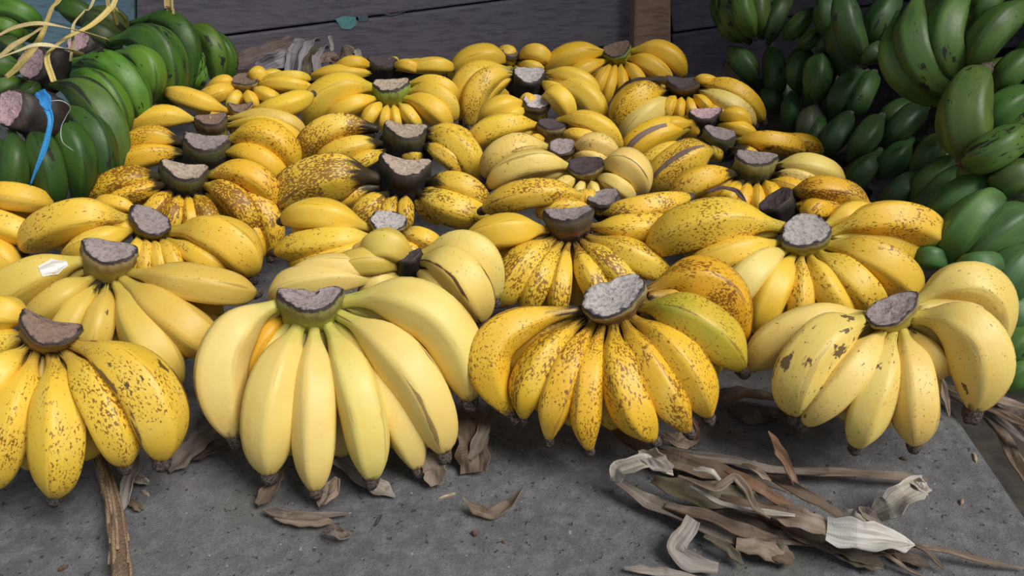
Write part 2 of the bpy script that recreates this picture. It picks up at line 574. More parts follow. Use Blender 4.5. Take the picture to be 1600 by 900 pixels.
def hand(label, cr, bananas, tint='yellow', spot=0.4, bruise=0.2, ridge=0.3, sap=0.0, z=0.125, slope=50, neck=NECK, zc=0.0, rank=0.026, kx=1.3, bulge=0.016, no_crown=False, group=HAND_GROUP, jit=0.05, taper=0.4):
    """a hand of yellow bananas: crown at a height above the slab, its fingers spread over a slope that faces the buyer"""
    x, y, w = cr[:3]
    ck = cr[3] if len(cr) > 3 else {}
    c = at_z(x, y, z)
    dc = depth_of(c)
    sl = math.radians(slope)
    n = np.array([0, -math.sin(sl), math.cos(sl)])
    side = c[0]

    def on(px, py, lift=0.0, zmin=0.006):
        r_ = ray(px, py)
        p = C0 + r_ * (np.dot(c - C0, n) / np.dot(r_, n))
        d_ = depth_of(p) + kx * (p[0] - side) ** 2 - lift
        p = C0 + r_ * d_
        if p[2] < zmin:
            p = at_z(px, py, zmin)
        return p
    base = np.array([c[0], c[1], 0.0])
    ro = root('banana_hand', base, label, 'bananas', group)
    if not no_crown:
        crown(ro, c, dc, w, **{**ck, 'wide': sap >= 0.45, 'neck': np.array(neck) * (1.0 if sap < 0.3 else 0.12)})
    base_t = np.array(TINT[tint])
    for i, bn in enumerate(bananas):
        bx, by, mx, my, tx, ty, bw = bn[:7]
        o = bn[7] if len(bn) > 7 else {}
        off = o.get('off', 0.0)
        m = on(mx, my, bulge - off)
        dm = depth_of(m)
        r = bw / 2 * dm / FPX * 0.985
        if m[2] < r * 0.9:
            m = at_z(mx, my, r * 0.9)
        t = on(tx, ty, -off * 0.9 - o.get('tb', 0.0), 0.008)
        kb = 0.20 if bw > 24 else 0.1
        b = at_depth(bx + kb * (x - bx), by + kb * (y + 0.12 * w - by), dc + 0.008 + off * 0.5)
        tt = np.array(TINT[o['tint']]) if 'tint' in o else base_t
        tt = tt * (1 + rng.uniform(-jit, jit, 3) * np.array([0.6, 0.8, 1.5]))
        banana(ro, b, m, t, r, M_BAN, tt, tip=o.get('tip', True), hi=bw >= 58, taper=taper, scar=o.get('scar'),
               spot=float((o.get('spot', spot) * 1.08 + (0.09 if tint != 'pale' else 0)) * random.uniform(0.8, 1.2)), bruise=float(o.get('bruise', bruise) * random.uniform(0.6, 1.3)),
               ridge=float(o.get('ridge', ridge) * random.uniform(0.5, 1.3)), sap=float(o.get('sap', sap) * random.uniform(0.85, 1.15)),
               green=float(o.get('green', 0.0)), neck=[float(q) for q in o.get('neck', neck)])
    # the second rank of fingers, seen only between the first
    if rank:
        for A, B_ in zip(bananas[:-1], bananas[1:]):
            oa = A[7] if len(A) > 7 else {}
            ob_ = B_[7] if len(B_) > 7 else {}
            if oa.get('solo') or ob_.get('solo'):
                continue
            q = [(A[k] + B_[k]) / 2 for k in range(7)]
            off = rank
            m = on(q[2], q[3], bulge - off)
            tx, ty = q[4] * 0.66 + q[2] * 0.34, q[5] * 0.66 + q[3] * 0.34
            t = on(tx, ty, -off, 0.014)
            b = at_depth(q[0], q[1], dc + 0.012)
            r = q[6] / 2 * depth_of(m) / FPX * 0.9
            if m[2] < r:
                m = at_z(q[2], q[3], r)
            banana(ro, b, m, t, r, M_BAN, base_t * rng.uniform(0.93, 1.0, 3), tip=False, spot=float(spot), bruise=float(bruise), ridge=float(ridge), sap=float(sap), green=0.0, neck=[float(v) for v in neck])
    return ro


# ================================================================ THE SETTING
def box(name, lo, hi, mat, parent=None, tint=(0.1, 0.1, 0.1), **props):
    (x0, y0, z0), (x1, y1, z1) = lo, hi
    V = [(x0, y0, z0), (x1, y0, z0), (x1, y1, z0), (x0, y1, z0), (x0, y0, z1), (x1, y0, z1), (x1, y1, z1), (x0, y1, z1)]
    F = [(3, 2, 1, 0), (4, 5, 6, 7), (0, 1, 5, 4), (1, 2, 6, 5), (2, 3, 7, 6), (3, 0, 4, 7)]
    return make(name, V, F, mat, parent, None, False, tint, None, **props)


def bevel(o, w, seg=3):
    md = o.modifiers.new('bevel', 'BEVEL')
    md.width, md.segments = w, seg
    return o


fl = box('floor', (-1.6, 0.05, -0.12), (0.392, 1.75, 0.0), M_CONC, kind='structure')
bevel(fl, 0.012)
box('ground', (-4, -3, -0.35), (4, 3, -0.10), M_SOIL, tint=(0.05, 0.042, 0.035), kind='structure')

WY, WYAW = 1.50, math.radians(8)
WN = np.array([math.sin(WYAW), -math.cos(WYAW), 0])     # out of the wall, towards the viewer
W0 = np.array([0.25, WY, 0.0])


def on_wall(px, py, out=0.0):
    r_ = ray(px, py)
    return C0 + r_ * (np.dot(W0 + WN * out - C0, WN) / np.dot(r_, WN))


def wall_piece(name, corners, out, thick, tint, parent, mat=None, flake=0.0, smooth=False):
    fr = [on_wall(px, py, out) for px, py in corners]
    bk = [p - WN * thick for p in fr]
    k = len(fr)
    F = [tuple(range(k))[::-1], tuple(range(k, 2 * k))] + [(i, (i + 1) % k, k + (i + 1) % k, k + i) for i in range(k)]
    o = make(name, fr + bk, F, mat or M_WOOD, parent, None, False, tint, fr[0], flake=flake)
    return o


WX = np.array([math.cos(WYAW), math.sin(WYAW), 0])
bw = []
for s_, z_, o_ in ((-1.6, -0.1, -0.06), (1.6, -0.1, -0.06), (1.6, 1.05, -0.06), (-1.6, 1.05, -0.06)):
    bw.append(W0 + WX * s_ + np.array([0, 0, z_]) + WN * o_)
bk = [p - WN * 0.04 for p in bw]
wall = make('wall_back', bw + bk, [(0, 1, 2, 3), (7, 6, 5, 4), (0, 4, 5, 1), (1, 5, 6, 2), (2, 6, 7, 3), (3, 7, 4, 0)], M_WOOD, None, None, False, (0.05, 0.045, 0.05), None, kind='structure', flake=0.0)
GREY = (0.250, 0.222, 0.265)
bevel(wall_piece('plank', [(213, 72), (213, -330), (1000, -330), (1000, -28)], 0.0, 0.03, GREY, wall, flake=0.35), 0.003, 2)
bevel(wall_piece('plank', [(150, 168), (213, 77), (1000, -25), (1000, 66), (213, 160)], 0.004, 0.03, (0.225, 0.200, 0.240), wall, flake=0.18), 0.003, 2)
bevel(wall_piece('plank', [(150, 260), (150, 175), (1130, 60), (1130, 150)], -0.02, 0.03, (0.075, 0.065, 0.075), wall), 0.003, 2)  # dark tint paints in the shade of the recess below the upper planks
bevel(wall_piece('plank', [(-420, 260), (-420, -330), (210, -330), (210, 200)], 0.002, 0.03, (0.20, 0.34, 0.42), wall, flake=0.75), 0.003, 2)
bevel(wall_piece('plank', [(1052, 51), (1000, -330), (1700, -330), (1700, -40)], -0.002, 0.03, (0.14, 0.13, 0.175), wall), 0.003, 2)
bevel(wall_piece('plank', [(1052, 142), (1050, 55), (1700, -36), (1700, 60)], 0.0, 0.03, (0.11, 0.10, 0.135), wall), 0.003, 2)
post = wall_piece('trim_post', [(988, 128), (990, 72), (1002, -330), (1048, -330), (1049, 80), (1050, 128)], 0.035, 0.04, (0.42, 0.265, 0.19), None, flake=0.0)
post['kind'] = 'structure'
post.name = 'trim_1'
bevel(post, 0.004, 2)
for pts_, tn in (([(524, 30), (534, 45), (548, 46), (557, 38), (556, 27), (538, 25)], (0.20, 0.50, 0.50)), ([(558, 24), (562, 34), (576, 32), (574, 23)], (0.16, 0.22, 0.26)), ([(590, 20), (612, 25), (634, 18), (612, 22)], (0.14, 0.16, 0.19))):
    wall_piece('paint_flake', pts_[::-1] if False else pts_, 0.0052, 0.0015, tn, wall, M_PAINT)

# unseen roof and right-hand slab, added to shade the back and the right heap
box('added_shade_roof', (-2.2, 0.90, 1.05), (2.2, 1.95, 1.09), M_WOOD, tint=(0.06, 0.055, 0.055), kind='structure', flake=0.0)
box('added_shade_wall', (1.02, 0.45, -0.1), (1.06, 1.75, 1.05), M_WOOD, tint=(0.06, 0.055, 0.06), kind='structure', flake=0.0)

# ================================================================ FRONT ROW
K = dict
SC_GREY = (0.22, 0.15, 0.12)
hand('front-row yellow hand with black crescent stub, cut by the left edge', (72, 525, 96, K(ratio=0.62, roll=-16, bend=0.75, col='brown', face='brown', depthk=0.5)), [
    (48, 505, -4, 490, -60, 530, 62, K(off=0.03, tip=False)),
    (35, 545, -14, 600, -55, 690, 62), (52, 555, 22, 652, -8, 760, 66), (84, 560, 92, 660, 86, 772, 84, K(bruise=0.75)), (108, 555, 162, 630, 195, 724, 74), (122, 536, 222, 600, 252, 714, 94, K(bruise=0.8, ridge=0.8))],
    'yellow', 0.62, 0.3, 0.2, 0.12, taper=0.1, rank=0.035, neck=(0.35, 0.22, 0.06))
hand('large pale unspotted hand at the centre of the front row', (485, 478, 100, K(ratio=0.5, roll=2, bend=0.55, col='olive', face='grey', notch=0.35, depthk=0.8)), [
    (432, 470, 350, 548, 366, 682, 84), (447, 492, 402, 545, 372, 650, 46, K(off=0.028, tint='orange', tip=False)), (470, 503, 428, 615, 420, 738, 86), (492, 508, 492, 630, 492, 763, 74), (514, 506, 562, 620, 580, 746, 77),
    (530, 503, 604, 612, 652, 730, 70, K(off=0.014)), (540, 492, 640, 578, 692, 704, 86, K(ridge=1.0)), (545, 468, 676, 492, 733, 622, 90)],
    'pale', 0.05, 0.12, 0.25, taper=0.25, rank=0.036, neck=(0.36, 0.40, 0.06))
hand('spotted front hand with one greenish banana and a grey torn stub', (963, 474, 100, K(ratio=0.66, roll=24, bend=0.15, col='tan', face='pale', depthk=0.5, notch=0.3)), [
    (905, 484, 772, 535, 800, 648, 72, K(ridge=0.9, sap=0.3)), (900, 503, 840, 572, 819, 652, 60), (920, 508, 880, 590, 858, 685, 60), (938, 510, 917, 608, 921, 701, 57), (957, 508, 975, 605, 1020, 685, 74), (976, 505, 1022, 585, 1075, 673, 68), (992, 500, 1062, 562, 1106, 649, 75),
    (1008, 478, 1092, 506, 1158, 576, 80, K(green=0.8, spot=0.6)), (1018, 452, 1110, 442, 1162, 532, 76, K(off=0.022, tint='orange', ridge=1.0, spot=0.9))],
    'gold', 0.72, 0.18, 0.5, 0.12, taper=1.0, rank=0.034, neck=(0.16, 0.09, 0.03))
hand('front-row hand with dark bruises and oval stub, nearest the right edge', (1398, 493, 84, K(ratio=0.6, roll=24, bend=0.2, col='tan', face='grey', depthk=0.45)), [
    (1352, 492, 1248, 512, 1170, 576, 70, K(off=0.03, bruise=0.1, tip=False)), (1352, 498, 1270, 552, 1243, 645, 92, K(bruise=1.0)), (1378, 515, 1326, 585, 1258, 660, 68), (1395, 522, 1368, 607, 1338, 695, 72), (1413, 522, 1427, 602, 1428, 692, 74),
    (1420, 512, 1452, 555, 1474, 582, 46, K(off=0.02, tip=False)), (1430, 495, 1521, 528, 1522, 640, 94, K(bruise=1.0)), (1430, 475, 1518, 448, 1560, 540, 84, K(off=0.025, bruise=0.9))],
    'cream', 0.34, 0.85, 0.3, rank=0.036)

# ================================================================ SECOND ROW
hand('yellow hand mostly outside the left edge, above the front row', (-70, 330, 60, K(col='olive')), [
    (-40, 298, 22, 306, 80, 321, 46), (-50, 330, 5, 352, 60, 372, 50, K(tip=False)), (-60, 350, -4, 395, 22, 430, 46, K(bruise=0.6, tip=False))],
    'yellow', 0.3, 0.4, 0.3, slope=45)
hand('dull yellow second-row hand at left, one banana showing a white torn patch', (168, 402, 84, K(ratio=0.62, roll=-8, bend=0.35, col='tan', face='grey', depthk=0.9)), [
    (128, 405, 38, 440, -30, 505, 74, K(scar=(0.22, 0.37, 0.50, (0.88, 0.85, 0.80), 'white torn patch of peel'), tip=False, tint='dull')), (140, 440, 92, 468, 45, 508, 52, K(tip=False)), (152, 448, 113, 502, 80, 560, 54, K(tip=False, sap=0.4)), (168, 455, 155, 508, 135, 570, 50, K(tip=False, sap=0.25)),
    (186, 452, 230, 528, 275, 602, 78), (198, 442, 275, 500, 340, 548, 76), (208, 428, 308, 444, 396, 458, 62, K(ridge=0.8))],
    'dull', 0.22, 0.32, 0.3, rank=0.03, neck=(0.40, 0.34, 0.07))
hand('second-row hand with squared grey stub tilted right, upper left', (230, 352, 66, K(ratio=0.7, roll=-28, bend=0.1, col='brown', face='grey', depthk=0.5)), [
    (198, 340, 112, 342, 38, 388, 68), (205, 358, 152, 378, 100, 405, 44, K(tip=False)), (218, 328, 180, 318, 150, 325, 30, K(off=0.03, tip=False)),
    (212, 372, 212, 400, 205, 440, 30, K(tip=False)), (226, 376, 230, 405, 226, 450, 30, K(tip=False)), (240, 378, 250, 405, 252, 450, 28, K(tip=False)), (254, 378, 270, 402, 280, 445, 32, K(tip=False)), (268, 378, 315, 402, 350, 425, 42, K(tip=False)), (275, 362, 352, 374, 392, 428, 76)],
    'yellow', 0.5, 0.2, 0.5, 0.08, rank=0.02)
hand('pale hand hiding its stub behind the large central front hand', (640, 405, 40, K(ratio=0.5, roll=20, col='black', face='dark', depthk=0.8)), [
    (650, 425, 606, 384, 582, 410, 62, K(tip=False, tint='dull', off=0.016)), (630, 425, 568, 410, 515, 436, 48, K(tip=False, tint='dull', off=0.012)), (612, 435, 512, 420, 455, 450, 52, K(tip=False, off=0.006)), (600, 445, 486, 440, 432, 470, 58, K(tip=False)),
    (652, 425, 690, 455, 716, 500, 52, K(tip=False, off=0.01)), (655, 400, 738, 388, 774, 468, 58, K(off=0.012)), (660, 408, 718, 428, 752, 500, 78, K(ridge=1.0, bruise=0.6))],
    'cream', 0.22, 0.3, 0.4)
hand('evenly speckled second-row hand with thin crescent stub at the middle right', (888, 343, 74, K(ratio=0.4, roll=4, bend=0.75, col='purple', face='grey', depthk=0.95)), [
    (850, 362, 788, 362, 728, 382, 58, K(tip=False, spot=0.15)), (862, 378, 812, 420, 780, 476, 62, K(tip=False)), (874, 385, 843, 435, 822, 490, 48, K(tip=False)), (888, 388, 876, 440, 872, 500, 40, K(tip=False)), (902, 388, 924, 435, 950, 490, 44, K(tip=False)),
    (914, 383, 955, 420, 1005, 465, 50, K(tip=False)), (924, 375, 985, 400, 1045, 430, 54, K(tip=False)), (930, 355, 990, 356, 1050, 352, 48, K(tip=False, off=0.01))],
    'yellow', 0.9, 0.15, 0.5, 0.14, rank=0.028, neck=(0.20, 0.10, 0.05))
hand('speckled hand with tilted grey stub just behind the thin crescent one', (945, 314, 48, K(ratio=0.6, roll=12, bend=0.2, col='purple', face='grey', depthk=0.8)), [
    (905, 305, 835, 302, 756, 328, 48, K(spot=0.8)), (930, 332, 1000, 325, 1076, 308, 44, K(spot=0.9, ridge=0.9)), (930, 330, 880, 325, 840, 335, 36, K(tip=False, off=0.01))],
    'yellow', 0.8, 0.2, 0.5, 0.1)
hand('second-row hand at right with round olive stub and pale cracked face', (1260, 370, 74, K(ratio=0.8, roll=8, bend=0.0, col='olive', face='pale', depthk=0.7)), [
    (1215, 350, 1108, 348, 1014, 392, 76, K(spot=0.6)), (1212, 380, 1140, 396, 1075, 425, 54, K(tip=False)), (1222, 392, 1172, 430, 1130, 490, 66, K(tip=False, tint='pale', spot=0.1)), (1236, 402, 1206, 455, 1185, 520, 60, K(tip=False, spot=0.15)), (1250, 405, 1250, 455, 1252, 520, 42, K(tip=False)),
    (1266, 405, 1292, 450, 1330, 505, 54, K(tip=False)), (1280, 398, 1330, 440, 1375, 495, 64, K(tip=False)), (1295, 384, 1372, 408, 1428, 462, 74, K(tip=False)), (1302, 364, 1396, 342, 1477, 384, 64, K(ridge=0.9, off=0.012)), (1275, 345, 1270, 328, 1310, 335, 36, K(off=0.03, tip=False, tint='orange'))],
    'yellow', 0.55, 0.2, 0.4, 0.06, rank=0.03)
hand('orange blackened hand with dark leathery stub, behind the pale cracked stub', (1216, 318, 56, K(ratio=0.5, roll=32, bend=0.2, col='black', face='dark', depthk=0.9)), [
    (1235, 300, 1292, 298, 1354, 322, 48, K(bruise=0.8, ridge=1.0)), (1235, 320, 1285, 325, 1325, 335, 30, K(tip=False))],
    'orange', 0.8, 0.6, 0.8, 0.35, z=0.118)

# ================================================================ RIGHT COLUMN, going back
hand('right-column hand with olive half-moon stub and black sap skirt', (1180, 254, 64, K(ratio=0.5, roll=-6, bend=0.45, col='olive', face='grey', depthk=0.9)), [
    (1152, 275, 1092, 282, 1050, 315, 48), (1160, 285, 1138, 308, 1120, 340, 30, K(tip=False)), (1170, 288, 1160, 312, 1150, 345, 28, K(tip=False)), (1185, 288, 1184, 312, 1185, 345, 26, K(tip=False)), (1196, 285, 1206, 305, 1215, 335, 30, K(tip=False)),
    (1206, 278, 1250, 276, 1290, 295, 28, K(tip=False, tint='cream')), (1210, 262, 1268, 262, 1316, 287, 44, K(tint='cream', ridge=0.8, spot=0.2)), (1204, 290, 1240, 296, 1290, 320, 36, K(tip=False))],
    'gold', 0.5, 0.35, 0.5, 0.55)
hand('right-column hand with a scarred fat banana and grey slanting stub', (1124, 214, 50, K(ratio=0.55, roll=-14, bend=0.35, col='mossy', face='grey', depthk=0.8)), [
    (1118, 240, 1064, 252, 1013, 299, 60, K(scar=(0.35, 0.9, 0.16, SC_GREY, 'grey corky scar along the peel'))), (1085, 232, 1030, 245, 1002, 278, 40, K(off=0.012)), (1150, 222, 1204, 220, 1258, 236, 36, K(tint='orange', bruise=0.9, ridge=0.9)), (1190, 226, 1250, 222, 1281, 241, 28, K(tint='orange', bruise=0.7, off=0.008)), (1140, 232, 1165, 240, 1185, 245, 24, K(tip=False, sap=1.4))],
    'yellow', 0.75, 0.3, 0.4, 0.25)
hand('right-column hand with pinkish flat stub over a grey-scarred banana', (1103, 183, 50, K(ratio=0.5, roll=4, bend=0.35, col='black', face='pink', depthk=0.8)), [
    (1082, 202, 1018, 212, 980, 252, 56, K(scar=(0.4, 0.95, 0.22, (0.25, 0.18, 0.16), 'grey peeled band across the banana'))), (1122, 190, 1148, 180, 1170, 198, 28, K(tip=False)), (1120, 198, 1155, 201, 1182, 216, 25, K(tip=False)), (1085, 195, 1050, 195, 1030, 205, 26, K(tip=False))],
    'gold', 0.3, 0.3, 0.5, 0.25)
hand('right-column hand with thin dark crescent stub and black sheath strip', (1068, 135, 56, K(ratio=0.45, roll=-2, bend=0.8, col='brown', face='dark', depthk=0.6)), [
    (1042, 138, 992, 156, 965, 203, 54, K(bruise=0.5, spot=0.8)), (1050, 160, 1008, 180, 972, 224, 50, K(tint='cream', spot=0.15)), (1056, 150, 1046, 165, 1040, 190, 20, K(tip=False)), (1065, 152, 1062, 168, 1060, 190, 18, K(tip=False)), (1075, 152, 1080, 168, 1086, 188, 18, K(tip=False)), (1084, 150, 1098, 160, 1112, 178, 20, K(tip=False)),
    (1095, 130, 1148, 144, 1192, 188, 38), (1095, 142, 1138, 162, 1178, 194, 38, K(tint='cream')), (1085, 125, 1100, 124, 1125, 130, 18, K(tip=False, off=0.01)), (1080, 155, 1120, 178, 1150, 195, 24, K(tip=False))],
    'gold', 0.45, 0.3, 0.6, 0.3)
hand('rearmost hand below the wooden post, greenish stub with ragged top', (965, 82, 44, K(ratio=0.6, roll=16, bend=0.2, col='green', face='brown', depthk=0.7)), [
    (948, 82, 895, 86, 852, 110, 38), (950, 95, 912, 108, 893, 124, 28), (955, 98, 940, 125, 930, 150, 24, K(tip=False)), (962, 100, 954, 128, 944, 165, 22, K(tip=False)), (970, 100, 972, 125, 975, 155, 20, K(tip=False)), (978, 98, 992, 115, 1008, 140, 22, K(tip=False)), (984, 92, 1016, 102, 1048, 128, 34, K(tip=False)), (986, 80, 1038, 82, 1068, 120, 36)],
    'gold', 0.1, 0.3, 0.5, 0.1, z=0.128)

# ================================================================ MIDDLE COLUMN, going back
hand('middle-right column hand with oval charcoal stub, pale bananas both sides', (916, 265, 56, K(ratio=0.55, roll=6, bend=0.15, col='tan', face='dark', depthk=0.6)), [
    (890, 262, 825, 256, 764, 292, 48), (900, 280, 878, 290, 860, 310, 26, K(tip=False)), (912, 284, 905, 298, 900, 320, 20, K(tip=False)), (924, 284, 928, 298, 932, 320, 20, K(tip=False)), (935, 278, 962, 288, 988, 310, 32, K(tip=False)), (938, 262, 982, 258, 1006, 302, 52, K(ridge=0.9))],
    'cream', 0.25, 0.25, 0.5, 0.12)
hand('middle-right column hand with small round grey-centred brown stub', (879, 234, 42, K(ratio=0.7, roll=2, bend=0.0, col='brown', face='grey', depthk=0.6)), [
    (858, 230, 798, 234, 758, 276, 50, K(ridge=1.0)), (866, 248, 845, 258, 825, 270, 26, K(tip=False)), (895, 232, 930, 225, 966, 246, 36, K(tip=False)), (895, 245, 925, 246, 950, 258, 26, K(tip=False))],
    'cream', 0.4, 0.2, 0.4, 0.12)
hand('middle-right column hand with orange-necked stub, topped by dark scab', (862, 199, 44, K(ratio=0.45, roll=-4, bend=0.3, col='tan', face='dark', depthk=0.9)), [
    (838, 196, 782, 198, 727, 232, 46), (850, 216, 830, 225, 810, 235, 28, K(tip=False)), (872, 185, 925, 192, 970, 230, 38, K(tip=False)), (878, 210, 910, 214, 950, 228, 28, K(tip=False))],
    'yellow', 0.55, 0.25, 0.3, 0.04, neck=(0.5, 0.27, 0.03))
hand('middle-right column hand with rounded mottled stub and whitish cap', (837, 164, 42, K(ratio=0.6, roll=-8, bend=0.1, col='brown', face='pale', depthk=0.9)), [
    (820, 160, 782, 168, 752, 190, 38, K(tip=False)), (850, 150, 874, 152, 892, 190, 38, K(tip=False)), (822, 170, 800, 180, 780, 195, 24, K(tip=False))],
    'yellow', 0.3, 0.25, 0.3, 0.2)
hand('upper-middle hand with black-ringed stub, long bananas left and right', (827, 122, 48, K(ratio=0.6, roll=-2, bend=0.3, col='black', face='pale', depthk=0.8)), [
    (800, 115, 752, 132, 734, 197, 46, K(spot=0.8, bruise=0.5)), (800, 108, 735, 122, 716, 190, 42, K(off=0.012)), (806, 118, 768, 138, 748, 180, 30, K(off=0.014, tip=False)), (852, 112, 900, 122, 934, 152, 34), (852, 120, 912, 146, 940, 198, 42), (845, 128, 870, 145, 888, 175, 28, K(tip=False))],
    'yellow', 0.35, 0.3, 0.4, 0.3)
hand('topmost middle hand with pale long banana and small ragged stub', (797, 86, 26, K(ratio=0.6, roll=-12, bend=0.1, col='brown', face='brown', depthk=1.0)), [
    (795, 100, 752, 90, 702, 120, 44), (812, 92, 836, 82, 855, 98, 32, K(tip=False)), (810, 100, 832, 104, 845, 110, 22, K(tip=False)), (800, 105, 790, 128, 784, 165, 30, K(off=0.016, tip=False)), (806, 105, 815, 130, 818, 165, 28, K(off=0.02, tip=False))],
    'yellow', 0.12, 0.4, 0.3, 0.2)

# ================================================================ CENTRE COLUMN, going back
hand('centre-column hand with small square whitish stub on a tan crown', (606, 353, 56, K(ratio=0.7, roll=-4, bend=0.05, col='tan', face='pale', depthk=0.5)), [
    (572, 358, 505, 336, 444, 344, 54, K(spot=0.35)), (582, 375, 512, 378, 432, 394, 52), (588, 382, 530, 398, 455, 412, 36, K(tip=False, ridge=0.9)), (632, 368, 658, 372, 685, 385, 36, K(tip=False)), (622, 380, 640, 390, 660, 400, 28, K(tip=False))],
    'yellow', 0.5, 0.2, 0.4, 0.05)
hand('centre-column hand under a fat spotted banana, wide stub in black sap', (632, 268, 78, K(ratio=0.5, roll=-8, bend=0.75, col='black', face='tan', depthk=0.9)), [
    (582, 280, 502, 280, 432, 330, 82, K(bruise=0.6, ridge=0.9)), (604, 305, 578, 325, 552, 350, 40, K(tip=False)), (618, 310, 608, 330, 600, 360, 27, K(tip=False)), (634, 310, 634, 330, 632, 360, 27, K(tip=False)), (655, 305, 705, 325, 760, 338, 56, K(tip=False, spot=0.9)), (668, 285, 720, 290, 756, 318, 46, K(spot=1.0)), (662, 300, 690, 305, 720, 315, 28, K(tip=False, off=0.01))],
    'yellow', 0.8, 0.35, 0.4, 0.62)
hand('centre-column hand with black bowl-shaped stub, above the fat spotted banana', (634, 211, 66, K(ratio=0.5, roll=-6, bend=0.7, col='mossy', face='tan', depthk=1.0)), [
    (580, 198, 516, 203, 463, 258, 50, K(spot=0.95)), (590, 225, 545, 232, 492, 258, 38), (596, 238, 570, 250, 545, 262, 28, K(tip=False)), (664, 212, 716, 228, 744, 284, 52), (660, 204, 708, 208, 738, 232, 30, K(tip=False)), (664, 228, 698, 244, 728, 275, 34, K(spot=0.9))],
    'yellow', 0.7, 0.3, 0.5, 0.55, neck=(0.3, 0.2, 0.04))
hand('centre-column hand hanging from a bright green rounded crown', (611, 139, 56, K(ratio=0.5, roll=4, bend=0.4, col='green', face='tan', depthk=1.1)), [
    (586, 138, 520, 142, 480, 196, 52), (590, 156, 548, 165, 512, 192, 32), (596, 162, 580, 178, 570, 200, 26, K(tip=False)), (605, 165, 602, 182, 598, 205, 18, K(tip=False)), (615, 165, 618, 182, 622, 205, 18, K(tip=False)), (624, 163, 640, 180, 655, 200, 24, K(tip=False)), (632, 156, 674, 168, 700, 200, 40), (636, 145, 685, 148, 710, 188, 38), (636, 130, 685, 130, 710, 155, 28, K(tip=False))],
    'yellow', 0.35, 0.35, 0.4, 0.0, neck=(0.42, 0.40, 0.04))
hand('rear centre hand with black saucer-like stub near the plank wall', (597, 101, 44, K(ratio=0.55, roll=-4, bend=0.5, col='black', face='dark', depthk=0.8)), [
    (582, 118, 538, 114, 486, 120, 27), (582, 106, 552, 98, 528, 112, 26, K(tint='gold')), (615, 112, 672, 102, 706, 108, 28), (612, 104, 636, 102, 652, 112, 22, K(tip=False))],
    'yellow', 0.2, 0.35, 0.3, 0.35, z=0.13)

# ================================================================ LEFT COLUMN, going back
hand('left-column hand with grey crescent stub above glossy black sap', (287, 275, 74, K(ratio=0.5, roll=-8, bend=0.65, col='mossy', face='tan', depthk=0.9)), [
    (250, 275, 192, 285, 135, 318, 48), (258, 288, 205, 302, 150, 325, 36, K(tip=False)), (268, 300, 246, 325, 225, 355, 38, K(tip=False)), (280, 305, 272, 335, 262, 372, 32, K(tip=False)), (292, 306, 298, 336, 298, 375, 26, K(tip=False)), (304, 304, 324, 334, 342, 378, 34, K(tip=False)),
    (322, 292, 368, 312, 398, 368, 48, K(sap=0.3)), (324, 275, 392, 275, 432, 325, 48, K(sap=0.3)), (322, 285, 408, 325, 424, 400, 46, K(off=0.008)), (322, 290, 388, 345, 398, 410, 44, K(off=0.014, tip=False))],
    'gold', 0.95, 0.4, 0.4, 0.62)
hand('left-column hand with mossy bowl-like stub, third from the back', (321, 230, 72, K(ratio=0.5, roll=-4, bend=0.65, col='mossy', face='grey', depthk=1.0)), [
    (288, 240, 225, 244, 172, 272, 42), (286, 225, 232, 214, 192, 240, 38), (352, 240, 404, 246, 447, 286, 42, K(sap=0.35)), (354, 222, 420, 214, 459, 264, 54, K(sap=0.3))],
    'gold', 0.6, 0.35, 0.5, 0.5)
hand('left-column hand with dark blocky twin-topped stub', (331, 192, 50, K(ratio=0.5, roll=6, bend=0.45, col='brown', face='brown', depthk=1.1)), [
    (308, 190, 248, 184, 198, 216, 38), (355, 198, 425, 196, 468, 234, 36), (352, 186, 428, 184, 476, 212, 30, K(tint='dull'))],
    'yellow', 0.3, 0.25, 0.3, 0.2)
hand('left-column hand with small smile-shaped brown stub', (375, 172, 38, K(ratio=0.5, roll=2, bend=0.95, col='tan', face='brown', depthk=0.6)), [
    (355, 174, 305, 157, 261, 144, 35, K(spot=0.25)), (362, 182, 350, 192, 340, 205, 16, K(tip=False)), (370, 185, 366, 196, 362, 208, 14, K(tip=False)), (380, 185, 385, 196, 390, 208, 14, K(tip=False)), (388, 180, 430, 180, 470, 200, 26, K(tip=False)), (394, 174, 442, 166, 487, 148, 36)],
    'yellow', 0.25, 0.3, 0.3, 0.0, neck=(0.5, 0.3, 0.05))
hand('rear left-column hand with flat brown oval stub', (382, 129, 40, K(ratio=0.55, roll=0, bend=0.0, col='tan', face='brown', depthk=0.7)), [
    (368, 138, 340, 146, 315, 160, 32, K(tip=False)), (366, 132, 350, 128, 322, 142, 22, K(tip=False, off=0.01)), (374, 142, 366, 155, 358, 172, 22, K(tip=False)), (386, 142, 392, 155, 402, 170, 22, K(tip=False)), (396, 138, 415, 148, 440, 160, 24, K(tip=False)), (400, 132, 445, 131, 492, 140, 24), (398, 126, 450, 119, 484, 124, 20), (392, 122, 402, 116, 415, 124, 26, K(off=0.015, tip=False))],
    'yellow', 0.3, 0.4, 0.3, 0.05)


